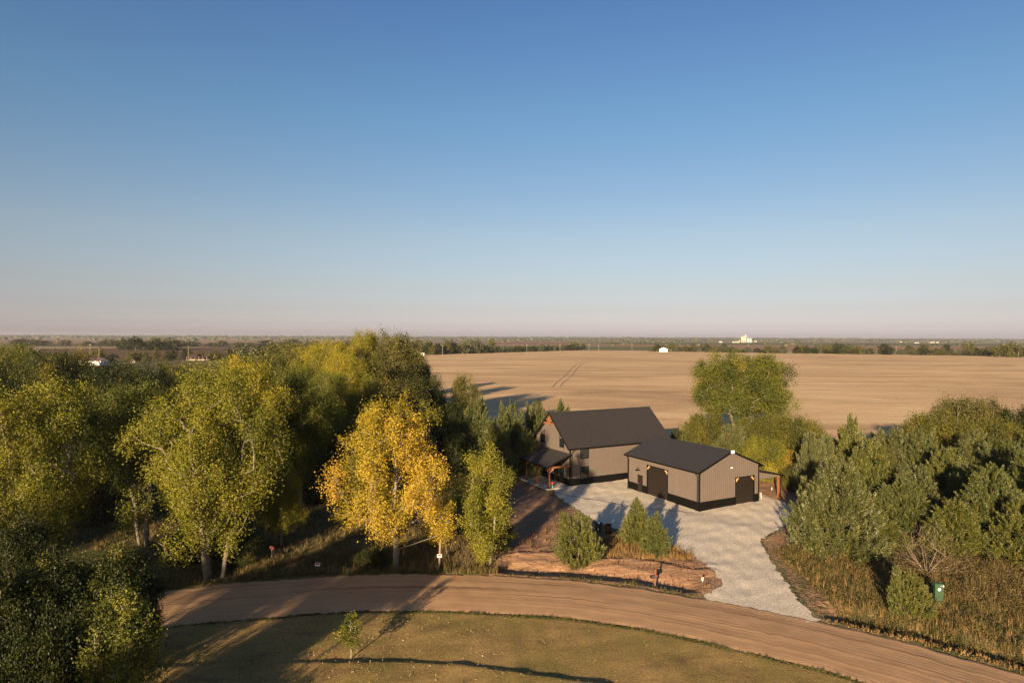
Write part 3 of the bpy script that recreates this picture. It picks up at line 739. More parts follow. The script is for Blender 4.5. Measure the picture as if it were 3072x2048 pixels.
rl = roof_slope('roof', (W / 2, -ov, RI + tz), (W / 2, Lg + ov, RI + tz), (-W / 2 - ov, 0, -(W / 2 + ov) * sl), shop)
rr_ = roof_slope('roof', (W / 2, -ov, RI + tz), (W / 2, Lg + ov, RI + tz), (W / 2 + ov, 0, -(W / 2 + ov) * sl), shop)
t = MB(); t.hexa([(W / 2 - .2, -ov - .02, RI + tz + .035 - .2 * sl), (W / 2, -ov - .02, RI + tz + .036), (W / 2, Lg + ov + .02, RI + tz + .036), (W / 2 - .2, Lg + ov + .02, RI + tz + .035 - .2 * sl)], [(W / 2 - .2, -ov - .02, RI + tz + .05 - .2 * sl), (W / 2, -ov - .02, RI + tz + .07), (W / 2, Lg + ov + .02, RI + tz + .07), (W / 2 - .2, Lg + ov + .02, RI + tz + .05 - .2 * sl)])
t.hexa([(W / 2, -ov - .02, RI + tz + .036), (W / 2 + .2, -ov - .02, RI + tz + .035 - .2 * sl), (W / 2 + .2, Lg + ov + .02, RI + tz + .035 - .2 * sl), (W / 2, Lg + ov + .02, RI + tz + .036)], [(W / 2, -ov - .02, RI + tz + .07), (W / 2 + .2, -ov - .02, RI + tz + .05 - .2 * sl), (W / 2 + .2, Lg + ov + .02, RI + tz + .05 - .2 * sl), (W / 2, Lg + ov + .02, RI + tz + .07)])
t.build('ridge_cap', ROOF, rl)
def fascia(pts_, nrm, h=.2, th=.025):
    m = MB()
    for (a, b) in pts_:
        a = Vector(a); b = Vector(b); n = Vector(nrm)
        m.hexa([a - Vector((0, 0, h)), b - Vector((0, 0, h)), b - Vector((0, 0, h)) + n * th, a - Vector((0, 0, h)) + n * th], [a, b, b + n * th, a + n * th])
    return m
ze = EA + tz - ov * sl
for yy, nn in ((-ov, -1), (Lg + ov, 1)):
    fascia([((W / 2, yy, RI + tz + .02), (-ov, yy, ze + .02)), ((W / 2, yy, RI + tz + .02), (W + ov, yy, ze + .02))], (0, nn, 0), .21).build('fascia', TRIM, shop)
for xx, nn in ((-ov, -1), (W + ov, 1)):
    m = MB(); m.box(min(xx, xx + nn * .12), max(xx, xx + nn * .12), -ov, Lg + ov, ze - .19, ze - .06); m.build('gutter', TRIM, shop)
m = MB(); m.box(-ov + .01, 0 - .03, -ov + .02, Lg + ov - .02, ze - .2, ze - .17); m.box(W + .03, W + ov - .01, -ov + .02, Lg + ov - .02, ze - .2, ze - .17)
m.build('soffit', TRIM, shop)
downspout(shop, 0, .2, ze - .15, -.35, 0); downspout(shop, 0, Lg - .2, ze - .15, -.35, 0); downspout(shop, W, .2, ze - .15, .35, 0)
overhead_door(shop, pl_left, 4.92, 8.62, 3.55); overhead_door(shop, pl_front, 5.4, 8.46, 3.12)
# entry door beside the large overhead door
m = MB(); m.hexa([pl_left(9.38, 0, -.1), pl_left(10.3, 0, -.1), pl_left(10.3, 0, .03), pl_left(9.38, 0, .03)], [pl_left(9.38, 2.06, -.1), pl_left(10.3, 2.06, -.1), pl_left(10.3, 2.06, .03), pl_left(9.38, 2.06, .03)])
dr = m.build('door', TRIM, shop)
m = MB(); m.hexa([pl_left(9.45, .02, .0305), pl_left(10.23, .02, .0305), pl_left(10.23, .02, .045), pl_left(9.45, .02, .045)], [pl_left(9.45, 1.99, .0305), pl_left(10.23, 1.99, .0305), pl_left(10.23, 1.99, .045), pl_left(9.45, 1.99, .045)])
m.build('door_leaf', DOORM, dr)
m = MB(); m.tube([pl_left(10.13, 1.0, .045), pl_left(10.13, 1.0, .10)], .035, 8); m.build('handle', METAL, dr)
# gooseneck lamp over the entry door
m = MB(); P0 = pl_left(9.9, 2.75, .0); 
m.tube([pl_left(9.9, 2.62, .02), pl_left(9.9, 2.62, .05)], .07, 10); m.tube([pl_left(9.9, 2.62, .05), pl_left(9.9, 2.85, .12), pl_left(9.9, 3.0, .28), pl_left(9.9, 2.95, .42), pl_left(9.9, 2.82, .47)], .018, 6)
lp = m.build('wall_lamp', TRIM, shop); m = MB(); m.tube([pl_left(9.9, 2.84, .47), pl_left(9.9, 2.78, .47), pl_left(9.9, 2.66, .47)], [.05, .10, .24], 14, True); m.build('lamp_shade', TRIM, lp)
m = MB(); m.box(4.5, 4.8, -.14, -.03, 4.27, 4.42); fl = m.build('flood_lamp', TRIM, shop); m = MB(); m.hexa([(4.52, -.19, 4.24), (4.78, -.19, 4.24), (4.78, -.141, 4.24), (4.52, -.141, 4.24)], [(4.52, -.15, 4.38), (4.78, -.15, 4.38), (4.78, -.141, 4.38), (4.52, -.141, 4.38)]); m.build('lens', WHITE, fl)
m = MB(); m.box(W / 2 - .2, W / 2 + .2, -ov - .16, -ov - .03, RI - .12, RI + .2); m.box(W / 2 - .14, W / 2 + .14, -ov - .03, -.03, RI - .1, RI - .03); m.build('ridge_camera_box', WHITE, shop)
m = MB(); m.box(5.2, W + .12, -.35, -.045, -.2, .045); m.build('concrete_apron', CONC, shop)
# lean-to on the right side
LD, LT0, LT1 = 3.55, 3.42, 2.72
sl2 = (LT0 - LT1) / LD
roof_slope('lean_to_roof', (W + .06, -.12, LT0 + .06), (W + .06, Lg, LT0 + .06), (LD + .35, 0, -(LD + .35) * sl2), shop, th=.08)
siding((W + .05, .10, 0), (1, 0, 0), LD - .02, 2.5, lambda s: LT0 - s * sl2 - .04, TAUPE, 'lean_to_gable', shop, nrm=(0, -1, 0), pitch=.23)
fascia([((W + .05, -.13, LT0 + .10), (W + LD + .42, -.13, LT0 + .10 - sl2 * (LD + .37)))], (0, -1, 0), .16).build('fascia', TRIM, shop)
m = MB(); m.box(W + LD + .40, W + LD + .52, -.15, Lg, LT0 - sl2 * (LD + .35) - .10, LT0 - sl2 * (LD + .35) + .03); m.build('gutter', TRIM, shop)
for yy in (.2, 4.1, 8.0, 11.9):
    m = MB(); m.box(W + LD - .12, W + LD + .06, yy - .09, yy + .09, -.2, 2.62); m.build('post', CEDARW, shop)
m = MB(); m.box(W + LD - .11, W + LD + .05, .3, 11.8, 2.42, 2.62); m.build('beam', CEDARW, shop)
m = MB(); m.tube([(W + LD + .45, .05, 2.55), (W + LD + .42, .02, 2.4), (W + LD + .14, .02, 2.2), (W + LD + .14, .02, .1), (W + LD + .3, -.1, .04)], .045, 6); m.build('downspout', TRIM, shop)

# ---- the house with the steep roof
h0 = G(1711.8, 1459.6)
house = empty('house', (h0[0], h0[1], 0), TH)
tag(house, 'tall taupe metal house with steep charcoal roof and timber gable truss', 'house')
HL, HW, HE, HR = 16.0, 8.54, 5.05, 8.72
q_long = lambda s, z, o: Vector((s, -o, z)); q_gab = lambda s, z, o: Vector((-o, s, z))
hg = lambda s: HE + (HR - HE) * (1 - abs(s - HW / 2) / (HW / 2)) - .02
sl = (HR - HE) / (HW / 2)
wl = [(1.55, 2.84, .80, 2.36), (1.55, 2.84, 3.31, 4.86)]
low = [(1.35, 2.4, .95, 2.35), (2.75, 3.72, -1, 2.15), (5.6, 6.9, 1.05, 2.3)]
gw = [(1.36, 2.46, 4.62, 6.4), (6.08, 7.18, 4.62, 6.4)]
siding((0, 0, 0), (1, 0, 0), HL, .92, HE, TAUPE, 'wall', house, wl, nrm=(0, -1, 0))
siding((0, 0, 0), (1, 0, 0), HL, -.25, .90, BLACKP, 'wainscot', house, [(1.55, 2.84, .80, .90)], nrm=(0, -1, 0), proud=.038)
def hg_open(s): return hg(s)
siding((0, 0, 0), (0, 1, 0), HW, .92, hg, TAUPE, 'wall', house, low + [(1.36, 2.46, 4.62, 5.76), (6.08, 7.18, 4.62, 5.76)], nrm=(-1, 0, 0))
siding((0, 0, 0), (0, 1, 0), HW, -.25, .90, BLACKP, 'wainscot', house, [low[1]], nrm=(-1, 0, 0), proud=.038)
siding((0, HW, 0), (1, 0, 0), HL, -.25, HE, TAUPE, 'wall', house, nrm=(0, 1, 0))
siding((HL, 0, 0), (0, 1, 0), HW, -.25, hg, TAUPE, 'wall', house, nrm=(1, 0, 0))
t = MB()
for x, y in ((0, 0), (HL, 0), (0, HW), (HL, HW)):
    sx = -1 if x == 0 else 1; sy = -1 if y == 0 else 1
    MB().box(min(x + sx * .045, x - sx * .10), max(x + sx * .045, x - sx * .10), min(y + sy * .045, y - sy * .10), max(y + sy * .045, y - sy * .10), -.25, HE - .05).build('corner_trim', TRIM, house)
MB().box(.11, 1.5, -.045, -.0395, .885, .945).build('belt_trim', TRIM, house); MB().box(2.9, HL - .11, -.045, -.0395, .885, .945).build('belt_trim', TRIM, house)
ovg, ove = .5, .4
r0 = roof_slope('roof', (-ovg, HW / 2, HR + .11), (HL + .3, HW / 2, HR + .11), (0, -HW / 2 - ove, -(HW / 2 + ove) * sl), house)
roof_slope('roof', (-ovg, HW / 2, HR + .11), (HL + .3, HW / 2, HR + .11), (0, HW / 2 + ove, -(HW / 2 + ove) * sl), house)
m = MB(); y0 = HW / 2
for sg in (-1, 1):
    a = [(-ovg - .02, y0, HR + .15), (HL + .32, y0, HR + .15), (HL + .32, y0 + sg * .2, HR + .15 - .2 * sl), (-ovg - .02, y0 + sg * .2, HR + .15 - .2 * sl)]
    m.hexa(a, [(p[0], p[1], p[2] + .035) for p in a])
m.build('ridge_cap', ROOF, r0)
ze = HE + .11 - ove * sl
for xx, nn in ((-ovg, -1), (HL + .3, 1)):
    fascia([((xx, y0, HR + .13), (xx, -ove, ze + .02)), ((xx, y0, HR + .13), (xx, HW + ove, ze + .02))], (nn, 0, 0), .24).build('fascia', TRIM, house)
for yy, nn in ((-ove, -1), (HW + ove, 1)):
    m = MB(); m.box(-ovg, HL + .3, min(yy, yy + nn * .12), max(yy, yy + nn * .12), ze - .17, ze - .03); m.build('gutter', TRIM, house)
m = MB(); m.tube([(.22, -ove - .06, ze - .15), (.22, -ove - .06, ze - .3), (.22, -.09, ze - .62), (.22, -.09, .12), (.22, -.25, .03)], .045, 6); m.build('downspout', TRIM, house)
for s0, s1, z0, z1 in wl: window(house, q_long, s0, s1, z0, z1)
window(house, q_gab, *low[0]); window(house, q_gab, *low[2], mullion=True)
window(house, q_gab, 0, 0, 0, 0, poly=[(1.36, 4.62), (2.46, 4.62), (2.46, 6.4), (1.36, 5.76)])
window(house, q_gab, 0, 0, 0, 0, poly=[(6.08, 4.62), (7.18, 4.62), (7.18, 5.76), (6.08, 6.4)])
m = MB(); m.hexa([q_gab(2.75, 0, -.1), q_gab(3.72, 0, -.1), q_gab(3.72, 0, .03), q_gab(2.75, 0, .03)], [q_gab(2.75, 2.15, -.1), q_gab(3.72, 2.15, -.1), q_gab(3.72, 2.15, .03), q_gab(2.75, 2.15, .03)])
dr = m.build('door', TRIM, house); m = MB(); m.hexa([q_gab(2.83, .02, .0305), q_gab(3.64, .02, .0305), q_gab(3.64, .02, .045), q_gab(2.83, .02, .045)], [q_gab(2.83, 2.07, .0305), q_gab(3.64, 2.07, .0305), q_gab(3.64, 2.07, .045), q_gab(2.83, 2.07, .045)])
m.build('door_leaf', DOORM, dr); m = MB(); m.tube([q_gab(2.92, 1.0, .045), q_gab(2.92, 1.0, .1)], .035, 8); m.build('handle', METAL, dr)
# gable truss of stained timber
xt = -ovg + .10; tr = MB(); zc = HR - 1.28
tr.bar((xt, y0 - 1.42, zc), (xt, y0 + 1.42, zc), .16, .2)
tie = tr.build('gable_truss', CEDARW, house)
for dy, zt_ in ((-.78, HR - .72), (-.4, HR - .4), (0, HR - .02), (.4, HR - .4), (.78, HR - .72)):
    m = MB(); m.bar((xt - .01, y0 + dy * .18, zc + .1), (xt - .01, y0 + dy, zt_ + .02), .13, .14); m.build('strut', CEDARW, tie)
# porch
PO, PT, PB = 3.35, 4.12, 2.86
slp = (PT - PB) / PO
roof_slope('porch_roof', (-.04, -.35, PT), (-.04, HW + .35, PT), (-PO - .12, 0, -(PO + .12) * slp), house, th=.1)
m = fascia([((-.04, -.37, PT + .02), (-PO - .16, -.37, PT + .02 - (PO + .12) * slp))], (0, -1, 0), .2); m.build('fascia', TRIM, house)
m = fascia([((-.04, HW + .37, PT + .02), (-PO - .16, HW + .37, PT + .02 - (PO + .12) * slp))], (0, 1, 0), .2); m.build('fascia', TRIM, house)
zp = PT - (PO + .12) * slp; m = MB(); m.box(-PO - .28, -PO - .16, -.37, HW + .37, zp - .16, zp - .02); m.build('gutter', TRIM, house)
px_ = -3.05
for yy in (.02, 2.85, 5.7, 8.5):
    m = MB(); m.box(px_ - .09, px_ + .09, yy - .09, yy + .09, .14, 2.62); p_ = m.build('porch_post', CEDARW, house)
    m = MB(); m.box(px_ - .10, px_ + .10, yy - .10, yy + .10, .02, .20); m.build('post_base', TRIM, p_)
    for sg in (-1, 1):
        if (yy < 1 and sg < 0) or (yy > 8 and sg > 0): continue
        m = MB(); m.bar((px_, yy + sg * .06, 1.95), (px_, yy + sg * .62, 2.48), .12); m.build('knee_brace', CEDARW, p_)
m = MB(); m.box(px_ - .1, px_ + .1, -.2, 8.7, 2.52, 2.74); m.build('porch_beam', CEDARW, house)
for yy in (.02, 8.5):
    m = MB(); m.box(px_ + .1, -.03, yy - .08, yy + .08, 2.5, 2.72); m.build('porch_beam', CEDARW, house)
m = MB(); m.bar((px_ + .06, .02, 1.95), (px_ + .62, .02, 2.5), .12); m.build('knee_brace', LIGHTW, house)
m = MB(); m.tube([(-PO - .2, -.2, zp - .15), (-PO - .18, -.18, zp - .3), (px_ - .17, -.06, zp - .5), (px_ - .17, -.06, .15), (px_ - .3, -.1, .06)], .05, 6); m.build('downspout', TRIM, house)
m = MB(); m.box(14.3, 14.55, -.14, -.03, .62, .95); m.build('meter_box', WHITE, house)
m = MB(); m.tube([(11.6, -.03, .42), (11.6, -.14, .42)], .09, 10); m.build('vent_cap', WHITE, house)
slab = empty('porch_slab', (h0[0], h0[1], 0), TH); 
m = MB(); m.box(-3.5, -.03, -.3, HW + .25, -.25, .085); so = m.build('porch_slab', CONC, None); so.parent = None
so.location = (h0[0], h0[1], 0); so.rotation_euler = (0, 0, TH); bpy.data.objects.remove(slab); tag(so, kind='structure')

# ================================================================ small things near the buildings and the road
# thin cable lying across the gravel
def cable(pts_px, name, label, r=.022):
    pts = []
    for a, b in zip(pts_px[:-1], pts_px[1:]):
        for k in range(8):
            p = G(a[0] + (b[0] - a[0]) * k / 8, a[1] + (b[1] - a[1]) * k / 8 + 2.2 * math.sin(PI * k / 8)); pts.append((p[0], p[1], HZ(p[0], p[1]) + .055))
    m = MB(); m.tube(pts, r, 5); o = m.build(name, TRIM); tag(o, label, 'cable'); return o
cable([(1656, 1472), (1720, 1487), (1800, 1503), (1900, 1519), (2010, 1531), (2098, 1537)], 'cable', 'thin dark cable lying across the gravel from porch corner to workshop corner')
cable([(2283, 1484), (2320, 1499), (2355, 1517), (2386, 1543)], 'cable', 'thin dark cable lying on the gravel from lean-to towards the cedars')
RUST = plain('rusty_steel', (.085, .032, .016), .8, .2, .7, 9, .3); BLK = plain('black_steel', (.012, .011, .011), .55, .2, .3, 8, .4)
def barrel(px, py, mat, label, tilt=0.0, rimm=None):
    p = G(px, py); e = empty('barrel', (p[0], p[1], HZ(*p) + .02), .3); tag(e, label, 'barrel')
    R0 = .29; prof = [(0, R0 - .01), (.02, R0), (.28, R0), (.30, R0 + .018), (.32, R0), (.57, R0), (.59, R0 + .018), (.61, R0), (.86, R0), (.88, R0 + .012)]
    m = MB(); m.tube([(0, 0, z) for z, _ in prof], [r for _, r in prof], 20, False)
    n = 20; m.f.append(tuple(range(n))[::-1]); m.build('drum', mat, e, True)
    m = MB(); m.tube([(0, 0, .86), (0, 0, .60)], [R0 - .02, R0 - .02], 20, False); m.f.append(tuple(20 + k for k in range(20))); m.build('inner_wall', RUST, e)
    return e
b1 = barrel(1798, 1598, BLK, 'black steel barrel with pale bags heaped in its top, behind the bushy cedar')
m = MB(); r = random.Random(3)
for k in range(7):
    a = r.uniform(0, 6.28); q = r.uniform(.02, .17); s = r.uniform(.05, .1); c = Vector((math.cos(a) * q, math.sin(a) * q, .84 + r.uniform(0, .12)))
    m.tube([c - Vector((0, 0, s)), c - Vector((0, 0, s * .4)), c + Vector((s * .3, 0, s * .4)), c + Vector((0, s * .2, s))], [s * .3, s, s * .8, s * .15], 7)
m.build('crumpled_bags', WHITE, b1, True)
barrel(1828, 1600, RUST, 'rusty brown burn barrel standing right of the black one')
# work table under the lean-to
def LOC(o, x, y): v = Matrix.Rotation(TH, 4, 'Z') @ Vector((x, y, 0)); return v.x + o[0], v.y + o[1]
tx, ty = LOC(C0, W + .75, .9)
e = empty('work_table', (tx, ty, .03), TH); tag(e, 'small wooden work table with pale legs under the lean-to roof', 'table')
MB().box(-.45, .45, -.3, .3, .70, .76).build('table_top', LIGHTW, e)
for x in (-.4, .4):
    for y in (-.25, .25): MB().bar((x * 1.1, y * 1.1, -.03), (x, y, .7), .055).build('leg', WHITE if x > 0 else LIGHTW, e)
tx, ty = LOC(C0, W + .85, 2.0)
e = empty('bench', (tx, ty, .0), TH); tag(e, 'black slatted bench standing against the wall under the lean-to', 'bench')
m = MB(); [m.box(-.7, .7, -.2 + k * .14, -.1 + k * .14, .43, .46) for k in range(3)]; m.build('seat', BLK, e)
m = MB(); [m.box(-.7, .7, .24, .27, .55 + k * .13, .63 + k * .13) for k in range(3)]; m.build('backrest', BLK, e)
for x in (-.62, .62):
    MB().box(x - .03, x + .03, -.2, -.14, -.02, .43).build('leg', BLK, e); MB().box(x - .03, x + .03, .2, .24, -.02, .9).build('leg', BLK, e)
# mailbox
p = G(1967.8, 1752); mb_ = empty('mailbox', (p[0], p[1], HZ(*p) - .02), math.radians(20)); tag(mb_, 'dark mailbox on a leaning timber post beside the dirt road', 'mailbox')
m = MB(); m.bar((0, 0, -.1), (.02, 0, .55), .11); m.bar((.02, 0, .55), (-.1, 0, 1.0), .11); m.bar((.06, 0, 1.12), (.08, 0, 1.62), .10); m.bar((.02, 0, .55), (.06, 0, 1.14), .08); m.build('post', CEDARW, mb_)
m = MB(); pts = [(-.12, 0)] + [(.12 * -math.cos(a), .12 + .11 * math.sin(a)) for a in [i * PI / 8 for i in range(9)]] + [(.12, 0)]
lo = [(-.32, x, 1.0 + z) for x, z in pts]; hi = [(.22, x, 1.0 + z) for x, z in pts]; n = len(pts)
m.face(lo); m.face(hi[::-1]); 
for i in range(n): m.face([lo[i], hi[i], hi[(i + 1) % n], lo[(i + 1) % n]])
m.build('box_body', plain('mailbox_grey', (.06, .06, .065), .4, .3, .1, 5, .5), mb_)
m = MB(); m.box(-.345, -.322, -.115, .115, 1.01, 1.2); m.build('box_door', BLK, mb_); m = MB(); m.box(.0, .05, -.15, -.135, 1.08, 1.3); m.build('flag', plain('flag_red', (.5, .04, .03), .5), mb_)
# signs: white board with a red block
SRED = plain('sign_red', (.55, .025, .02), .5, 0, .08, 20, .3); SDARK = plain('sign_dark_red', (.10, .012, .012), .5)
POST3 = plain('weathered_wood', (.20, .14, .09), .8); POST2 = plain('grey_stake', (.2, .19, .17), .8); SDIM = plain('shaded_sign_red', (.12, .014, .011), .6)  # SDIM: sign red with the clearing's shade put into its colour
def sign(px, py, hpost, zs, w, h, label, post, rz=0.0, frame=True, tilt=0.0, pw=.09):
    p = G(px, py); e = empty('warning_sign', (p[0], p[1], HZ(*p)), rz); tag(e, label, 'sign')
    m = MB(); m.bar((0, 0, -.2), (tilt, 0, hpost), pw); m.build('post', post, e)
    x = tilt * zs / max(hpost, .1); y = -pw / 2 - .012
    b = MB(); b.box(x - w / 2, x + w / 2, y - .012, y + .008, zs - h / 2, zs + h / 2); bo = b.build('board', WHITE if frame else SDIM, e)
    if frame:
        m = MB(); m.box(x - w * .41, x + w * .41, y - .017, y - .0125, zs - h * .12, zs + h * .40); rp = m.build('red_panel', SRED, bo)
        m = MB(); m.box(x - w * .15, x + w * .12, y - .021, y - .0175, zs + h * .02, zs + h * .24); m.box(x + w * .16, x + w * .26, y - .021, y - .0175, zs - h * .02, zs + h * .12); m.box(x - w * .3, x - w * .2, y - .021, y - .0175, zs, zs + h * .3)
        m.build('dark_print', SDARK, rp)
    return e
sign(1319, 1696, 2.9, 1.38, .36, .25, 'white framed red notice on tall pale wooden pole right of the yellow tree', POST3, 0, True, .12, .13)
sign(954, 1722, 1.05, .92, .38, .26, 'small white framed red notice on short stake by the shaded roadside', plain('old_stake', (.10, .08, .06), .9), .1, True, .02, .05)
sign(817, 1672, .95, .82, .36, .26, 'plain red notice board on thin pale stake in the shaded clearing', POST2, 0, False, 0, .05)
p = G(2112, 1746); e = empty('marker_sign', (p[0], p[1], HZ(*p)), .35); tag(e, 'small tilted white and red marker board near the drive entrance', 'sign')
m = MB(); m.bar((0, 0, -.1), (0, .0, .3), .03); m.build('post', WHITE, e)
m = MB(); m.hexa([(-.11, -.02, .2), (.07, -.02, .16), (.07, .0, .16), (-.11, .0, .2)], [(-.08, -.02, .40), (.10, -.02, .39), (.10, .0, .39), (-.08, .0, .40)]); bo = m.build('board', WHITE, e)
m = MB(); m.hexa([(-.07, -.026, .25), (.05, -.026, .24), (.05, -.0205, .24), (-.07, -.0205, .25)], [(-.06, -.026, .37), (.07, -.026, .36), (.07, -.0205, .36), (-.06, -.0205, .37)]); m.build('red_panel', SRED, bo)
# green utility box
GRN = plain('utility_green', (.026, .060, .032), .55, 0, .06, 3, .3)
p = G(2821, 1806); e = empty('utility_pedestal', (p[0], p[1], HZ(*p)), math.radians(-8)); tag(e, 'green metal utility pedestal with round white sticker in the roadside weeds', 'utility box')
m = MB(); m.box(-.27, .27, -.16, .16, -.1, 1.22); m.hexa([(-.29, -.18, 1.22), (.29, -.18, 1.22), (.29, .18, 1.22), (-.29, .18, 1.22)], [(-.27, -.13, 1.30), (.27, -.13, 1.30), (.27, .16, 1.33), (-.27, .16, 1.33)]); m.build('cabinet', GRN, e)
m = MB(); m.tube([(0, -.161, .92), (0, -.168, .92)], .10, 18); m.tube([(.055, -.168, 1.0), (.055, -.1745, 1.0)], .02, 8); st = m.build('sticker', WHITE, e)
m = MB(); m.tube([(.01, -.1685, .94), (.01, -.173, .94)], .025, 8); m.build('sticker_mark', plain('faded_red', (.35, .12, .08), .6), st)
MB().box(.08, .2, -.175, -.161, 1.14, 1.21).build('tag', METAL, e); MB().box(.24, .29, -.185, -.17, 1.12, 1.24).build('tag', WHITE, e)
# small white stakes
def stake(px, py, h, label):
    p = G(px, py); o = MB().bar((0, 0, -.1), (.03, .02, h), .05).build('marker_stake', WHITE); o.location = (p[0], p[1], HZ(*p)); tag(o, label, 'stake')
stake(1845, 1607, .22, 'tiny white stake in the grass right of the barrels'); stake(2318, 1470, .35, 'small white stake on the red earth behind the lean-to post'); stake(2494, 1636, .45, 'short pale stake at the foot of the big cedar by the drive')
# a bicycle-like toy is not visible; small red and blue garden windmill by the porch corner
p = G(1659, 1468); e = empty('garden_pinwheel', (p[0], p[1], HZ(*p)), 0); tag(e, 'little red and pale blue garden pinwheel beside the porch corner post', 'pinwheel')
MB().bar((0, 0, -.05), (0, 0, .8), .025).build('stem', METAL, e)
m = MB(); [m.bar((0, -.03, .82), (.15 * math.cos(k * PI / 3), -.03, .82 + .15 * math.sin(k * PI / 3)), .07, .012, (0, 1, 0)) for k in range(6)]; m.build('blades', SRED, e)
MB().tube([(0, -.01, .28), (0, -.01, .5)], [.05, .03], 8).build('glass_bulb', plain('pale_blue', (.25, .5, .55), .3), e)

# ================================================================ far buildings and poles
POLE = plain('weathered_pole', (.30, .25, .19), .8, 0, .1, 2)
def pole(px, pyb, h, label, group, arm=True, rz=0.0):
    p = G(px, pyb); e = empty('utility_pole', (p[0], p[1], 0), rz); tag(e, label, 'utility pole', group)
    w = .11 * (1 + p[1] / 2500); MB().tube([(0, 0, -.3), (0, 0, h)], [w, w * .75], 6).build('mast', POLE, e)
    if arm: MB().box(-1.1, 1.1, -.07, .07, h - 1.0, h - .8).build('crossarm', POLE, e)
for px, pyb, h in ((1328, 1068, 11), (1580, 1062, 11), (1680, 1055, 10), (1767, 1053, 10), (1796, 1052, 8), (1896, 1052, 11), (2061, 1053, 10), (2245, 1053.5, 10), (2453, 1056, 10), (2689, 1063, 10), (2970, 1067, 10)):
    pole(px, pyb, h, 'pale utility pole in the line along the far edge of the stubble field', 'utility poles along the far field edge')
pole(270, 1074, 12, 'thin yard light pole behind the purple roofed house', None); pole(297, 1087, 10, 'pale utility pole at the right end of the purple roofed house', None, False)
pole(565, 1083, 11, 'pale utility pole in front of the open farm shed', None, False)
WALLW = plain('white_siding', (.72, .68, .60), .6, 0, .04, .5); PURP = plain('purple_roof', (.10, .055, .075), .6, 0, .08, .4); GREYR = plain('brown_grey_roof', (.22, .16, .13), .6)
def barn(name, loc, rz, w, l, e_, r_, wm, rm, label, cat, door=None, ov=.4):
    o = empty(name, (loc[0], loc[1], 0), rz); tag(o, label, cat)
    m = MB()
    m.hexa([(0, 0, -.3), (w, 0, -.3), (w, l, -.3), (0, l, -.3)], [(0, 0, e_), (w, 0, e_), (w, l, e_), (0, l, e_)])
    for y in (0, l): m.face([(0, y, e_), (w, y, e_), (w / 2, y, r_)])
    m.build('wall', wm, o); k = (r_ - e_) / (w / 2)
    for sg in (-1, 1):
        x = w / 2 + sg * (w / 2 + ov); z = e_ - ov * k
        q = [(w / 2, -ov, r_ + .12), (w / 2, l + ov, r_ + .12), (x, l + ov, z + .12), (x, -ov, z + .12)]
        MB().hexa([(a, b, c - .12) for a, b, c in q], q).build('roof', rm, o)
    if door:
        MB().box(door[0], door[1], -.06, -.01, 0, door[2]).build('door', door[3], o)
    return o
p = G(297, 1096); a = math.radians(9)
hs = barn('farmhouse', AT(229, 402), 0, 7, 15, 3.0, 4.6, WALLW, PURP, 'long white house with purple roof among the trees at the left', 'house')
hs.location = (AT(302, 405)[0], AT(302, 405)[1], 0); hs.rotation_euler = (0, 0, math.radians(82)); hs.scale = (1, 1, 1)
for k, (y0_, y1_) in enumerate(((1.2, 2.6), (5, 6), (8.6, 9.8), (11.5, 12.6))): MB().box(-.06, -.01, y0_, y1_, 1.0, 2.2).build('window', GLASS, hs)
e = empty('parked_trailer', (AT(286, 396)[0], 396, 0), .1); tag(e, 'white travel trailer parked in front of the purple roofed house', 'trailer')
m = MB(); m.hexa([(-3, -1.1, .5), (3, -1.1, .5), (3, 1.1, .5), (-3, 1.1, .5)], [(-2.7, -1.1, 2.6), (2.4, -1.1, 2.6), (2.4, 1.1, 2.6), (-2.7, 1.1, 2.6)]); m.build('body', WHITE, e)
MB().box(-1.2, .4, -1.13, -1.105, 1.5, 2.1).build('window', GLASS, e)
for x in (-.6, .5): MB().tube([(x, -1.15, .35), (x, -.9, .35)], .35, 12).build('wheel', BLK, e)
# open farm shed
p = AT(560, 490); e = empty('open_shed', (p[0], p[1], 0), math.radians(3)); tag(e, 'long open fronted farm shed with dark red roof behind the woods', 'shed')
MB().hexa([(-.5, -.6, 3.0), (15.3, -.6, 3.0), (15.3, 6.5, 2.7), (-.5, 6.5, 2.7)], [(-.5, -.6, 3.15), (15.3, -.6, 3.15), (15.3, 6.5, 2.85), (-.5, 6.5, 2.85)]).build('roof', plain('dull_red_roof', (.14, .055, .05), .6), e)
MB().box(0, 14.8, 6.0, 6.2, -.2, 2.7).build('wall', plain('dark_boards', (.05, .035, .03), .8), e)
for k in range(6): MB().box(k * 2.93, k * 2.93 + .2, -.1, .1, -.2, 3.0).build('post', POLE, e)
for k in range(2): MB().box(1 + k * 7, 6 + k * 7, -.05, 0, .5, 1.2).build('gate_rail', POLE, e)
p = AT(392, 440); barn('small_shed', p, .6, 2.6, 3.2, 1.6, 2.4, plain('grey_boards', (.2, .18, .15), .8), GREYR, 'tiny grey garden shed right of the white house', 'shed')
# white barn by the field
bn = barn('barn', AT(1978, 880), math.radians(-14), 11, 16, 3.6, 6.3, WALLW, GREYR, 'white metal barn with brown roof at the far edge of the stubble field', 'barn')
MB().box(11.05, 15.5, 2, 9, 2.9, 3.05).build('lean_to_roof', GREYR, bn)
for k in range(3): MB().box(15.2, 15.5, 2.2 + k * 3, 2.5 + k * 3, 0, 2.9).build('post', POLE, bn)
barn('low_shed', AT(820, 1150), .1, 24, 9, 3, 5, WALLW, WALLW, 'small white farm building far off beyond the wooded creek', 'farm building')
barn('low_shed', AT(1236, 640), .2, 12, 8, 2.6, 4, WALLW, plain('pale_roof', (.45, .45, .45), .5), 'low pale roofed building hidden in trees at the field corner', 'farm building')
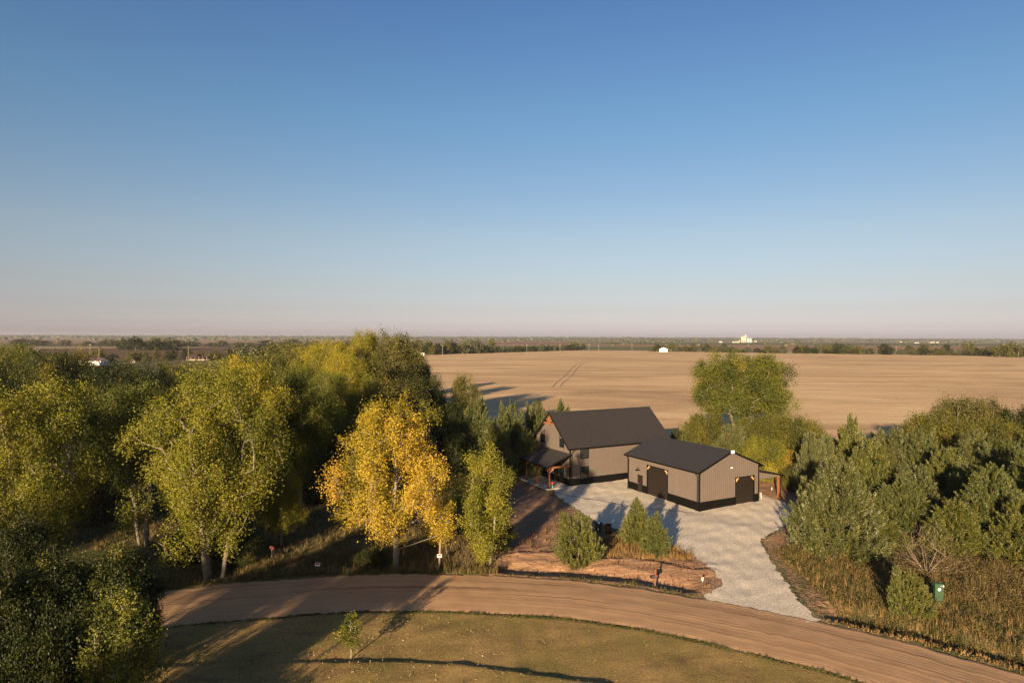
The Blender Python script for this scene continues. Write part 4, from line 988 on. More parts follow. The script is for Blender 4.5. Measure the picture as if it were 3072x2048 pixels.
# grain elevator
WALLD = plain('far_pale_walls', (.38, .35, .30), .7, 0, .05, .5)
ge = empty('grain_elevator', (AT(2231, 2850)[0], 2850, 0), 0); tag(ge, 'white concrete grain elevator rising above the far plain', 'grain elevator')
SILO = plain('silo_concrete', (.36, .33, .27), .8, 0, .05, .05); STEEL = plain('bin_steel', (.42, .43, .43), .5, .2, .05, .05)
for k in range(3):
    MB().tube([(-8 + k * 8, 0, -1), (-8 + k * 8, 0, 26)], 4.1, 20).build('silo', SILO, ge, True)
MB().box(-11, 11, -3.5, 3.5, 26, 27.6).build('gallery', SILO, ge); MB().box(4, 9, -3, 3, 27.6, 33).build('headhouse', SILO, ge)
MB().bar((6.5, 0, 33), (6.5, 0, 39), .8).build('leg_tower', STEEL, ge)
for x in (19, 30):
    MB().tube([(x, 0, -1), (x, 0, 17)], 5.2, 20).build('steel_bin', STEEL, ge, True); MB().tube([(x, 0, 17), (x, 0, 22)], [5.4, .6], 20).build('bin_roof', STEEL, ge)
MB().bar((6.5, 0, 35), (20, 0, 23), .9).build('spout', STEEL, ge)
MB().tube([(-19, 0, -1), (-19, 0, 12)], 2.4, 14).build('silo', SILO, ge, True)
MB().box(-52, -22, -6, 6, -1, 4.0).build('office', WALLD, ge)
barn('storage_shed', AT(2158, 2800), 0, 13, 12, 4, 6, WALLD, WALLD, 'white storage shed standing left of the grain elevator', 'farm building')
rr2 = np.random.default_rng(11)
for i in range(18):
    px = [2500, 2520, 2690, 2705, 2790, 2798, 2808, 2820, 2915, 2250, 2262, 2700, 2745, 2752, 2640, 1480, 1560, 640, 645, 500, 930, 2860, 2876, 2310, 2650, 2590][i]; d = [5200, 5200, 4200, 4300, 3300, 3300, 3350, 3300, 3500, 3600, 3600, 3900, 3000, 3000, 4500, 5000, 5200, 4200, 4200, 5600, 3600, 3600, 3700, 4700, 4300, 4800][i]
    w = rr2.uniform(10, 22)
    barn('far_house', AT(px, d), rr2.uniform(-.3, .3), w * .75, w * .6, 3.2, 5.2, WALLD, GREYR if i % 3 else WALLD, 'tiny pale house scattered on the far plain near the horizon', 'house')['group'] = 'far houses on the plain'
# ================================================================ plants: one of each kind
decid('cotA', 11, 16.5, 5.2, 3.8, 58, 1.3, 18, 125, .125, .22, stems=3, shape='round', tvar=.09, gap=1.1, cr=.42, hi=.72, bark='pale', ragged=.34)
decid('cotB', 12, 15.5, 4.8, 4.4, 50, 1.3, 18, 125, .125, .24, stems=2, shape='round', tvar=.09, gap=1.1, cr=.40, hi=.75, bark='pale', ragged=.4)
decid('cotC', 13, 13.5, 3.2, 2.4, 42, 1.05, 17, 110, .125, .2, tvar=.09, stems=1, shape='column', cr=.38, bark='pale', ragged=.35, hi=.85)
decid('cotD', 14, 14.0, 4.4, 5.0, 30, 1.25, 17, 115, .125, .2, tvar=.09, stems=2, shape='vase', cr=.42, bark='pale', ragged=.4, lean=(-.1, .05))
decid('gold', 21, 13.3, 5.1, 3.5, 48, 1.15, 17, 100, .125, .26, stems=1, shape='round', cr=.34, bark='pale', ragged=.38, gap=1.5, hi=.8, tvar=.2, tips=.014)
decid('slim', 22, 10.4, 2.4, 1.7, 30, .72, 15, 78, .115, .10, stems=2, gap=1.4, tvar=.08, shape='egg', cr=.27, bark='pale', ragged=.45, hi=.9, zs=1.5)
decid('bigk', 24, 16.0, 8.4, 5.6, 105, 1.35, 15, 84, .18, .26, stems=3, shape='egg', gap=1.0, cr=.46, bark='pale', ragged=.07, hi=.6, tips=.018)
decid('denA', 31, 14.0, 5.5, 1.4, 46, 1.65, 16, 90, .19, .26, stems=1, shape='egg', cr=.55, ragged=.3, hi=.7)
decid('denB', 32, 14.0, 5.2, 1.8, 42, 1.6, 16, 90, .19, .24, stems=2, shape='round', cr=.55, ragged=.38, hi=.7)
decid('denC', 33, 8.0, 4.2, .5, 44, 1.05, 15, 82, .145, .11, stems=3, shape='round', cr=.42, ragged=.3, hi=.6)
decid('fea', 34, 9.5, 2.6, .8, 30, .95, 16, 56, .13, .12, stems=4, shape='column', cr=.36, ragged=.45, hi=.9, zs=1.8)
decid('lit', 35, 8.0, 2.9, .6, 62, .66, 13, 58, .115, .12, stems=4, shape='egg', cr=.26, ragged=.3, hi=.85, zs=1.7)
decid('sap', 36, 2.72, .58, .95, 16, .24, 12, 16, .075, .035, stems=1, shape='egg', cr=.09, ragged=.2, hi=.85, tips=.004)
decid('farA', 41, 10, 5, .2, 18, 2.0, 8, 16, .85, .3, shape='round', cr=.8, ragged=.3, hi=.6)
decid('farB', 42, 10, 4, .2, 14, 1.9, 8, 16, .85, .3, shape='egg', cr=.8, ragged=.4, hi=.6)
decid('farC', 43, 10, 3, .2, 10, 1.7, 8, 16, .80, .25, shape='column', cr=.75, ragged=.4, hi=.7)
cedar('cedA', 51, 8.4, 3.6, 1150, 92, .17, .05, prof=.8)
cedar('cedB', 52, 8.0, 2.6, 860, 84, .17, .05, prof=.68)
cedar('cedC', 53, 8.0, 3.0, 920, 84, .17, .05, prof=.95, tw=.9)
cedar('cedS', 54, 4.4, 2.15, 620, 84, .12, .036, prof=.7)
cedar('cedT', 55, 3.9, 1.35, 520, 72, .115, .034, prof=.55, tw=.3)
decid('high', 37, 11, 2.9, 8.9, 17, .62, 13, 60, .16, .13, stems=2, shape='round', cr=.34, ragged=.35, hi=.85)
bare('bareA', 61, 4.6, 3.2, 1000, .042, .0045, stems=7)
bare('bareB', 62, 2.8, 1.6, 340, .02, .004)
bare('bareC', 63, 5.5, 2.4, 420, .045, .0045, stems=2)

# ---------------------------------------------------------------- near and middle distance, one by one
CW, CE = 'cottonwood', 'cedar_tree'
def T(name, key, px, dep, top, wpx, mat, label, cat='tree', group=None, ht=None):
    """dep > 1000: pixel row of the foot, else metres from the camera"""
    if dep > 1000: x, y = G(px, dep)
    else: x, y = AT(px, dep)
    h = TOPZ(px, top, y) if ht is None else ht
    w = wpx * y / FPX
    return plant(name, key, x, y, h, w, LM[mat], label, cat, group)
T(CW, 'cotA', 640, 1722, 1078, 395, 'cotton', 'tall yellow-green cottonwood with three pale trunks at the road bend')
T(CW, 'cotB', 100, 47.5, 1125, 365, 'cotton', 'tall yellow-green cottonwood cut by the left edge of the picture')
T(CW, 'cotD', 430, 58, 1165, 300, 'cottong', 'leaning green cottonwood with bare lower limbs between the two tallest cottonwoods')
T(CW, 'cotC', 800, 60, 1290, 130, 'ygreen', 'narrow yellowing cottonwood at the right side of the triple trunk cottonwood')
T('broadleaf_tree', 'gold', 1188, 1688, 1200, 385, 'yellow', 'bright golden yellow tree standing beside the dirt road')
T('broadleaf_tree', 'slim', 1462, 1690, 1306, 175, 'cotton', 'slender light green tree right of the golden tree')
T('broadleaf_tree', 'cotC', 760, 66, 1095, 200, 'ygreen', 'yellow topped tree just behind the triple trunk cottonwood')
T('broadleaf_tree', 'cotC', 905, 72, 1130, 200, 'cottong', 'green upright tree between the triple trunk cottonwood and the golden tree')
T('broadleaf_tree', 'cotB', 985, 84, 1115, 190, 'cottong', 'green tree rising behind the left shoulder of the golden tree')
T('broadleaf_tree', 'cotC', 845, 58, 1385, 130, 'ygreen', 'low yellow tree hanging over the shaded clearing')
T('broadleaf_tree', 'cotB', 985, 112, 1022, 185, 'ygreen', 'tall yellowing tree at the left of the highest treetops')
T('broadleaf_tree', 'cotA', 1095, 122, 996, 170, 'ygreen', 'highest treetop, bright yellow against the sky')
T('broadleaf_tree', 'denA', 1185, 118, 1006, 190, 'olive', 'tall rounded olive green tree at the right of the highest treetops')
T('broadleaf_tree', 'cotB', 1030, 98, 1060, 180, 'ygreen', 'orange-yellow tree below the highest treetops')
T('broadleaf_tree', 'denB', 1160, 96, 1140, 230, 'olive', 'broad olive tree behind the top of the golden tree')
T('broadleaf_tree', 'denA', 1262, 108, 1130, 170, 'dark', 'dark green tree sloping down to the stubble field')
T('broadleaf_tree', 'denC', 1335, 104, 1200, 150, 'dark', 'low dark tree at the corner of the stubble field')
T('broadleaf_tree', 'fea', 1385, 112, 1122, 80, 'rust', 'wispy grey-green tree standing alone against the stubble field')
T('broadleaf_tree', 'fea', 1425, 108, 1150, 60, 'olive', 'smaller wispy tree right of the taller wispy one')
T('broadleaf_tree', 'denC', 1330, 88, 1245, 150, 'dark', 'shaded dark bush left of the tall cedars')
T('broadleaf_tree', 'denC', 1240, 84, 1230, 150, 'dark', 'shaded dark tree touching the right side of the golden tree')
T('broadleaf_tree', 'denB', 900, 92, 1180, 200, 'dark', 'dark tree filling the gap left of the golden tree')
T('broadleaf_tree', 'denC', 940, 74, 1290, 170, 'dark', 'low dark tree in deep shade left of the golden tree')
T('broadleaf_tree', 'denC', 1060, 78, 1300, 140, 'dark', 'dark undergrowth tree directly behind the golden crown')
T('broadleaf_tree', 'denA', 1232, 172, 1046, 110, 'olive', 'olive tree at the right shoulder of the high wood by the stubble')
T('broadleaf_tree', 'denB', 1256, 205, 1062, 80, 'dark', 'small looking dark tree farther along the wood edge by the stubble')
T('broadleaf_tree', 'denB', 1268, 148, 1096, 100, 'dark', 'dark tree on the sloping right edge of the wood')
for px, d, top, w, key, mat, lab in (
    (1440, 92, 1203, 125, 'cedB', 'cedar', 'leftmost tall cedar of the row behind the porch'),
    (1535, 93, 1212, 120, 'cedB', 'cedar', 'pointed cedar behind the porch roof'),
    (1490, 84, 1262, 130, 'cedC', 'cedar', 'dark bushy cedar in front of the cedar row left of the porch'),
    (1610, 98, 1208, 105, 'cedC', 'cedar', 'round topped cedar just left of the timber truss'),
    (1580, 88, 1290, 120, 'cedA', 'cedar', 'shaded cedar close behind the porch roof'),
    (1683, 101, 1206, 80, 'cedB', 'cedar', 'small cedar tip peeking over the house ridge'),
    (1650, 96, 1235, 90, 'cedB', 'cedar', 'cedar partly hidden by the left roof edge of the house')):
    T(CE, key, px, d, top, w, mat, lab)
T(CW, 'bigk', 2232, 112, 1056, 318, 'cottong', 'broad round cottonwood with pale limbs standing before the stubble field')
for px, d, top, w, key, mat, lab in (
    (2120, 97, 1238, 150, 'denC', 'rust', 'olive bush with yellowing top left below the broad cottonwood'),
    (2190, 93, 1275, 130, 'cedC', 'cedarb', 'grey-green cedar behind the middle of the workshop roof'),
    (2085, 99, 1250, 110, 'cedB', 'cedar', 'green cedar at the right end of the house roof'),
    (2262, 95, 1250, 150, 'denC', 'rust', 'yellow topped tree below the right half of the broad cottonwood'),
    (2330, 92, 1240, 170, 'denC', 'rust', 'rusty yellow topped tree right of the broad cottonwood'),
    (2285, 86, 1310, 150, 'denC', 'cotton', 'light green tree behind the ridge of the workshop'),
    (2400, 87, 1250, 170, 'denC', 'rust', 'light olive feathery tree behind the lean-to'),
    (2040, 101, 1290, 70, 'cedB', 'dark', 'dark cedar at the far right corner of the house'),
    (2165, 103, 1300, 110, 'denC', 'olive', 'olive bush at the foot of the broad cottonwood'),
    (2435, 76, 1300, 110, 'cedC', 'cedarb', 'blue-grey cedar right of the lean-to post')): T('cedar_tree' if key[:3] == 'ced' else 'broadleaf_tree', key, px, d, top, w, mat, lab)
T('shrub', 'denC', 2395, 80, 1395, 90, 'olive', 'low shrub between the lean-to and the blue-grey cedar', 'shrub')
# cedar grove at the right
T(CE, 'cedA', 2520, 1668, 1378, 293, 'cedarb', 'large blue-green cedar at the front left of the right-hand grove')
T(CE, 'cedS', 2440, 62, 1440, 120, 'cedary', 'yellow-green cedar leaning on the left of the large blue-green cedar')
T(CE, 'cedC', 2640, 58, 1545, 168, 'cedary', 'low yellow-green cedar at the foot of the large blue-green cedar')
T(CE, 'cedA', 2720, 62, 1440, 212, 'cedar', 'green cedar behind the bare grey shrub')
T(CE, 'cedB', 2860, 57, 1500, 190, 'cedary', 'yellow-green cedar right of the bare grey shrub')
T(CE, 'cedA', 2985, 58, 1400, 257, 'cedar', 'big green cedar at the front right of the grove')
T(CE, 'cedC', 3060, 54, 1500, 190, 'cedary', 'green cedar cut by the right edge of the picture')
T(CE, 'cedB', 2560, 80, 1255, 123, 'cedary', 'thin twin tipped cedar standing above the grove against the stubble')
T(CE, 'cedC', 2475, 82, 1312, 120, 'cedarb', 'grey-green cedar behind the large blue-green one')
T(CE, 'cedA', 2610, 72, 1320, 190, 'cedary', 'olive cedar in the second row of the grove')
T(CE, 'cedC', 2690, 78, 1290, 168, 'cedarb', 'grey cedar near the top centre of the grove')
T('broadleaf_tree', 'denC', 2655, 74, 1335, 70, 'olive', 'brownish half bare tree in the middle of the grove')
T('broadleaf_tree', 'denC', 2800, 84, 1235, 190, 'rust', 'tree with bright yellow-green top at the back of the grove')
T('broadleaf_tree', 'fea', 2870, 92, 1190, 130, 'olive', 'feathery dark treetop, tallest at the back of the grove')
T('broadleaf_tree', 'fea', 2960, 92, 1192, 120, 'olive', 'second feathery treetop at the back of the grove')
T('broadleaf_tree', 'denC', 2910, 94, 1205, 170, 'olive', 'rounded dark olive crown between the feathery treetops')
T('broadleaf_tree', 'denC', 3050, 90, 1220, 150, 'dark', 'dark crown at the top right corner of the grove')
T(CE, 'cedB', 2760, 76, 1290, 134, 'cedar', 'narrow dark green cedar below the yellow-green top')
T(CE, 'cedA', 2840, 70, 1345, 201, 'cedary', 'olive cedar in the centre of the grove')
T(CE, 'cedC', 2935, 74, 1300, 190, 'cedarb', 'grey-green cedar at the right centre of the grove')
T(CE, 'cedA', 3030, 70, 1320, 201, 'cedar', 'dark green cedar behind the big front right cedar')
T('broadleaf_tree', 'denC', 3000, 82, 1255, 160, 'rust', 'tree with brownish yellow leaves at the upper right of the grove')
T('broadleaf_tree', 'denC', 2900, 82, 1262, 140, 'rust', 'olive and yellow tree behind the grey-green cedar')
T(CE, 'cedC', 2760, 66, 1400, 168, 'cedarb', 'grey cedar in the third row above the bare grey shrub')
T(CE, 'cedB', 2905, 64, 1400, 145, 'cedar', 'slim green cedar between the two big right-hand cedars')
T(CE, 'cedC', 2540, 88, 1320, 123, 'cedar', 'dark cedar at the back edge of the grove by the stubble')
T(CE, 'cedB', 2640, 90, 1300, 112, 'dark', 'dark cedar at the very back of the grove casting shade on the stubble')
for k, (px, d, top, w) in enumerate(((3130, 62, 1350, 230), (3170, 75, 1280, 230), (3230, 56, 1400, 230), (3140, 88, 1230, 200))):
    T(CE, 'cedA' if k % 2 else 'cedC', px, d, top, w, 'cedar', 'cedar just beyond the right edge of the picture', group='cedars beyond the right edge')
T('bare_shrub', 'bareA', 2785, 1722, 1555, 270, 'olive', 'leafless grey shrub with spreading twigs before the cedar grove', 'shrub')
T(CE, 'cedS', 2742, 1848, 1712, 142, 'cedary', 'small round cedar beside the green utility pedestal')
T(CE, 'cedS', 1737, 1690, 1530, 160, 'cedary', 'wide bushy cedar on the red earth bank left of the barrels')
T(CE, 'cedT', 1912, 1632, 1500, 105, 'cedary', 'taller of the two close cedars beside the gravel drive')
T(CE, 'cedT', 1970, 1668, 1542, 98, 'cedar', 'shorter dense cedar beside the gravel drive, right of its twin')
T('sapling', 'sap', 1055, 1978, 1836, 85, 'cottong', 'young thin sapling alone on the lawn')
T('bare_shrub', 'bareC', 1345, 1672, 1545, 110, 'olive', 'leafless scrubby tree behind the tall red notice pole', 'shrub')
T('bare_shrub', 'bareB', 1400, 1690, 1600, 90, 'olive', 'brown twiggy brush left of the slender green tree', 'shrub')
T('bare_shrub', 'bareB', 1500, 1690, 1610, 100, 'olive', 'brown twiggy brush right of the slender green tree', 'shrub')
T('bare_shrub', 'bareC', 740, 1640, 1560, 90, 'olive', 'leafless grey shrub in the shade right of the triple trunk cottonwood', 'shrub')
T('broadleaf_tree', 'slim', 1375, 62, 1420, 90, 'cottong', 'small green tree in the gap between golden and slender trees')
T('broadleaf_tree', 'slim', 1500, 1650, 1560, 120, 'cottong', 'low leafy growth at the right foot of the slender tree')
T('broadleaf_tree', 'lit', 1120, 1690, 1620, 100, 'dark', 'dark leafy shrub at the left foot of the golden tree', 'shrub')
T('broadleaf_tree', 'slim', 1320, 1640, 1560, 110, 'yellow', 'small yellow leaved tree at the right foot of the golden tree')
T('shrub', 'denC', 560, 1690, 1590, 120, 'dark', 'dark undergrowth bush left of the triple trunks', 'shrub')
T('shrub', 'denC', 720, 1690, 1600, 140, 'dark', 'dark undergrowth bush right of the triple trunks', 'shrub')
T('shrub', 'denC', 640, 1660, 1600, 150, 'dark', 'dark bush behind the triple trunks', 'shrub')
# lower left corner
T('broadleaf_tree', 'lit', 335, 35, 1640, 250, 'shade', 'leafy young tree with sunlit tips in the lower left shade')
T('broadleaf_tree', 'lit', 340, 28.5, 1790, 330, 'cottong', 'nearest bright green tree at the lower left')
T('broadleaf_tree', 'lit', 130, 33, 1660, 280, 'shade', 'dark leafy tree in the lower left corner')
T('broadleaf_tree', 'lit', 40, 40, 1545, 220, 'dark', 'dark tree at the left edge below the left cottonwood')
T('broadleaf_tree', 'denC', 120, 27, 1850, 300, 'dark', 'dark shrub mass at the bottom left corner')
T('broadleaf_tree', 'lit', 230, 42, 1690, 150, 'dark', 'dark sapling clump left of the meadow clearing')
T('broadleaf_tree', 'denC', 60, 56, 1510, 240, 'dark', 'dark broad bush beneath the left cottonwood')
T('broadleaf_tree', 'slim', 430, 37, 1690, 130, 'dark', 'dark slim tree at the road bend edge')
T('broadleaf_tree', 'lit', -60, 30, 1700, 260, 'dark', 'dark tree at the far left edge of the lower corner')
# shaded wood at the left, middle distance
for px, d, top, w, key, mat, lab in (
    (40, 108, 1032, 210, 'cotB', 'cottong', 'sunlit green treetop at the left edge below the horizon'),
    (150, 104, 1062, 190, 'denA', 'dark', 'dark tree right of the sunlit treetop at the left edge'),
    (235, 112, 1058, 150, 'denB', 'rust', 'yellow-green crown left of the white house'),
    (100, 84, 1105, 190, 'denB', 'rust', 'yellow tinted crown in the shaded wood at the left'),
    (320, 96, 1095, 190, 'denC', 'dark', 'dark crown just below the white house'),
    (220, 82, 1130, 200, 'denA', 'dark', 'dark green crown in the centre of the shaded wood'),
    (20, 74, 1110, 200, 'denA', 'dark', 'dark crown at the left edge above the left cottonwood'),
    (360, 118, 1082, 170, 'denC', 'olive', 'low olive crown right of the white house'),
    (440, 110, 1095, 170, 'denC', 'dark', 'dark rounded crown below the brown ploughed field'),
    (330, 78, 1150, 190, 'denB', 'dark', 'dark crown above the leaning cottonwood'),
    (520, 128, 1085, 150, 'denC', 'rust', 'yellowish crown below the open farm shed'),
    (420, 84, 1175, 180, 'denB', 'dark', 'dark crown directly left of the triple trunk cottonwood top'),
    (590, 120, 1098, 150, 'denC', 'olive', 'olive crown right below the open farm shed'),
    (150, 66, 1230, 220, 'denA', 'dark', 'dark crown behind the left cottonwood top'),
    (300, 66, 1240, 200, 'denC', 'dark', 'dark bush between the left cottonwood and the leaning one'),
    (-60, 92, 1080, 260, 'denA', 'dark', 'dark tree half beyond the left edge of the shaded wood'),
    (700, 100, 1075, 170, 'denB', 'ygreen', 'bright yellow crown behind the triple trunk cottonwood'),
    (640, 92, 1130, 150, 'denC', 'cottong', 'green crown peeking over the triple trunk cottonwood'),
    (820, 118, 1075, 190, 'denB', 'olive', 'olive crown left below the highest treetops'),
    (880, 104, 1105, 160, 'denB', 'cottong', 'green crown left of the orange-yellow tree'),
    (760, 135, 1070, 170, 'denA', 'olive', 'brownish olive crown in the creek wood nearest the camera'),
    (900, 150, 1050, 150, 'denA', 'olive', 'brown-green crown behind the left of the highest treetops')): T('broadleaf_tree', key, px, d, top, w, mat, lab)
# trees that stand beside the photographer and throw the long shadows over road and lawn
for x, y, h, w, key in ((-22.2, 9, 9.4, 3.6, 'high'), (-28.4, 8.5, 9.4, 5.4, 'high'), (-33.6, 9.5, 9.3, 5, 'high'), (-42.5, 3, 12, 7.5, 'denA'), (-50, -2, 17, 11, 'denA'), (-60, 10, 16, 12, 'denB'), (-44, 14, 11, 8, 'denB')):
    plant('broadleaf_tree', key, x, y, h, w, LM['cottong'], 'unseen low bush added to cast the rounded shade on the lawn', 'tree', 'trees beside the photographer', z=0)
plant('broadleaf_tree', 'denC', -19, 21, 3.4, 8.5, LM['olive'], 'unseen low bush added to cast the rounded shade on the lawn', 'tree', 'trees beside the photographer', z=0)  # added out of view, squashed wide to throw a rounded lawn shadow

# ---------------------------------------------------------------- creek wood, windbreaks and hedgerows
rt = np.random.default_rng(5)
keys = ['farA', 'farB', 'farC']
def row(p0, p1, n, h, hv, w, label, group, mats=('far', 'olive', 'dark'), jit=4, p=None):
    for i in range(n):
        t = (i + rt.uniform(-.3, .3)) / max(1, n - 1); q = np.array(p0) * (1 - t) + np.array(p1) * t + rt.normal(0, jit, 2)
        hh = h * (1 + rt.normal(0, hv)); 
        plant('windbreak_tree', keys[rt.choice(3, p=p) if p is not None else rt.integers(3)], q[0], q[1], max(hh, .4 * h), w * rt.uniform(.75, 1.3), LM[mats[rt.integers(len(mats))]], label, 'tree', group)
row((-98, 672), (-40, 760), 16, 12.0, .18, 12, 'dark tree in the tall left part of the windbreak beyond the stubble field', 'left windbreak beyond the field', jit=5)
row((-42, 752), (108, 985), 40, 8.0, .1, 7.5, 'dark green tree in the even windbreak row beyond the stubble field', 'even windbreak row beyond the field', p=(.2, .3, .5), mats=('dark', 'far'), jit=2.5)
row((-80, 700), (-30, 780), 7, 15, .1, 13, 'taller crown standing out of the left windbreak', 'tall crowns in the windbreak', jit=6)
row((195, 905), (575, 712), 74, 7.6, .22, 10, 'green tree in the hedgerow along the far right edge of the stubble field', 'right hedgerow beyond the field', jit=5)
row((240, 915), (400, 825), 12, 7.5, .25, 9, 'low scrubby tree in the thin part of the right hedgerow', 'thin part of the right hedgerow', mats=('far', 'olive'), jit=7)
row((370, 840), (620, 715), 10, 10.5, .15, 14, 'larger crown standing out of the right hedgerow', 'large crowns in the right hedgerow', jit=7)
for px, d, h, w in ((1955, 965, 4, 7), (1725, 985, 12, 12), (1990, 905, 9, 9), (2015, 900, 11, 12), (2030, 905, 8, 10), (3000, 700, 12, 16), (3040, 690, 14, 18)):
    x, y = AT(px, d); plant('windbreak_tree', 'farA', x, y, h, w, LM['olive'], 'single bushy tree near the barn and the field corner', 'tree', 'bushy trees at the field corners')
# creek wood winding away at the left of the high treetops
for i in range(40):
    t = rt.uniform(0, 1) ** .8; d = 170 + 480 * t; px = 780 + 110 * t + rt.normal(0, 55 * (1 - .45 * t))
    x, y = AT(px, d); plant('creek_tree', keys[rt.integers(2)], x, y, rt.uniform(9, 13.5), rt.uniform(11, 16), LM[('olive', 'far', 'olive', 'dark', 'rust')[rt.integers(5)]], 'rounded olive tree in the creek wood winding towards the horizon', 'tree', 'creek wood')
# trees along the ploughed field
for px, d, h, w, k, m, lab in ((468, 505, 9.5, 5, 'farC', 'olive', 'tall narrow tree before the ploughed field right of the garden shed'), (395, 470, 7.5, 7, 'farB', 'olive', 'bushy tree right behind the garden shed'), (420, 475, 6.5, 7, 'farA', 'olive', 'bush in the row before the ploughed field'),
        (435, 470, 7, 4, 'farC', 'olive', 'small pointed tree before the ploughed field'), (340, 480, 5, 8, 'farB', 'far', 'low olive tree right of the light pole'), (298, 470, 9.5, 7, 'farA', 'olive', 'dark tree behind the pole at the purple roofed house'), (232, 440, 7.5, 3.5, 'farC', 'dark', 'dark conifer left above the purple roof'),
        (248, 445, 7, 3.5, 'farC', 'dark', 'second dark conifer above the purple roof'), (525, 520, 10.5, 5, 'farC', 'dark', 'tall dark tree left of the open farm shed'), (562, 530, 9.5, 7, 'farB', 'olive', 'tree directly behind the open farm shed'), (605, 540, 6, 5, 'farB', 'olive', 'low tree over the right of the open farm shed'),
        (645, 500, 7, 10, 'farA', 'olive', 'wide olive tree right of the open farm shed'), (690, 500, 9, 8, 'farA', 'dark', 'dark green tree before the ploughed field, right end'), (725, 914, 8, 20, 'farA', 'far', 'round grey-green tree beyond the ploughed field'), (775, 914, 6.5, 18, 'farA', 'far', 'low round tree right of the round grey-green one'),
        (195, 430, 7, 7, 'farB', 'olive', 'olive tree at the left of the purple roofed house'), (445, 470, 4, 4, 'farA', 'dark', 'small dark bush before the ploughed field'), (320, 460, 4, 9, 'farA', 'dark', 'low dark hedge by the pole'), (505, 500, 7, 6, 'farA', 'dark', 'small dark tree left of the tall dark one')):
    x, y = AT(px, d); plant('field_tree', k, x, y, h, w, LM[m], lab)
row((-520, 860), (-447, 850), 7, 14, .12, 22, 'tree of the large dark clump beyond the ploughed field', 'large clump beyond the ploughed field', mats=('olive', 'dark', 'far'), jit=10)
row((-900, 1180), (-400, 1120), 20, 9.5, .12, 24, 'tree of the long grey-green belt far left', 'long tree belt far left', mats=('far',), jit=12)
row((-400, 1120), (-190, 1130), 10, 10, .2, 20, 'tree of the thin belt right of the large clump', 'thin belt beyond the pasture', mats=('far', 'olive'), jit=12)
row((-280, 1250), (-190, 1250), 6, 10, .2, 22, 'tree of the small belt left of the high treetops', 'small far belt', mats=('far',), jit=12)

# ---------------------------------------------------------------- far woods read as one mass
def far_belt(name, d, x0, x1, n, h, seed, label, gapf=0.0, spread=.12):
    r = np.random.default_rng(seed); Vs = []; Fs = []; Ts = []; off = 0
    # each clump: a lumpy dome of small facets
    nu, nvv = 9, 5
    for i in range(n):
        x = r.uniform(x0, x1)
        if gapf and math.sin(x / 700 + seed) + .5 * math.sin(x / 230 + 2 * seed) < gapf * 2 - 1.5: continue
        y = d * (1 + r.uniform(-spread, spread)); hh = h * r.uniform(.6, 1.25); w = hh * r.uniform(.9, 2.2)
        th = np.linspace(0, 2 * PI, nu, endpoint=False); fi = np.linspace(0, PI / 2, nvv)
        A, B = np.meshgrid(th, fi); k = r.uniform(.8, 1.15, A.shape)
        P = np.stack([x + w * np.cos(A) * np.cos(B) ** .6 * k, y + w * np.sin(A) * np.cos(B) ** .6 * k, hh * np.sin(B) * k - .5], -1).reshape(-1, 3)
        b = (np.arange(nvv - 1)[:, None] * nu); j = np.arange(nu)[None]; j2 = (j + 1) % nu
        F = np.stack([b + j, b + j2, b + j2 + nu, b + j + nu], -1).reshape(-1, 4)
        Vs.append(P); Fs.append(F + off); Ts.append(np.clip(r.normal(.5, .2) + r.normal(0, .15, len(P)), 0, 1)); off += len(P)
    o = link(name, np_mesh(name, np.vstack(Vs), np.vstack(Fs), LM['far'], np.concatenate(Ts)))
    return tag(o, label, 'woods', kind='stuff')
far_belt('far_woods', 1900, -1700, 2200, 60, 6, 1, 'scattered dark trees and hedges beyond the first fields', .55, .18)
far_belt('far_woods', 2900, -2600, 2600, 130, 7, 2, 'broken belt of woods on the far plain', .35, .16)
far_belt('far_woods', 4300, -3700, 3700, 520, 8, 3, 'distant blue-green band of woods below the horizon', .0, .16)
far_belt('far_woods', 6500, -5600, 5600, 2600, 13, 4, 'faint woods merging into the horizon', .0, .22)
far_belt('far_woods', 10500, -10000, 10000, 3600, 25, 6, 'faintest woods on the skyline', .0, .25)

# ---------------------------------------------------------------- grasses and weeds
GRS = {
 'gold': leaf_mat('dry_gold_grass', [(0, (.10, .06, .02)), (.5, (.27, .165, .065)), (1, (.44, .29, .13))], .3, .0),
 'green': leaf_mat('green_weeds', [(0, (.03, .04, .012)), (.5, (.095, .095, .03)), (1, (.19, .165, .06))], .3, .0),
 'brown': leaf_mat('brown_weeds', [(0, (.055, .040, .016)), (.5, (.145, .105, .044)), (1, (.25, .19, .085))], .3, .0),
 'rust': leaf_mat('russet_grass', [(0, (.08, .035, .015)), (.5, (.19, .10, .045)), (1, (.33, .20, .09))], .3, .0)}
def region(poly_px, dens, seed, clump=.0):
    P = np.array([G(*p) for p in poly_px]); r = np.random.default_rng(seed); mn, mx = P.min(0), P.max(0)
    n = int(dens * (mx - mn).prod()); q = r.uniform(mn, mx, (n, 2)); q = q[inside(q, P)]
    if clump:
        k = wob(q[:, 0], q[:, 1], .45, seed) + .6 * wob(q[:, 0], q[:, 1], 1.3, seed + 1); q = q[k + r.normal(0, .5, len(q)) > clump]
    return q
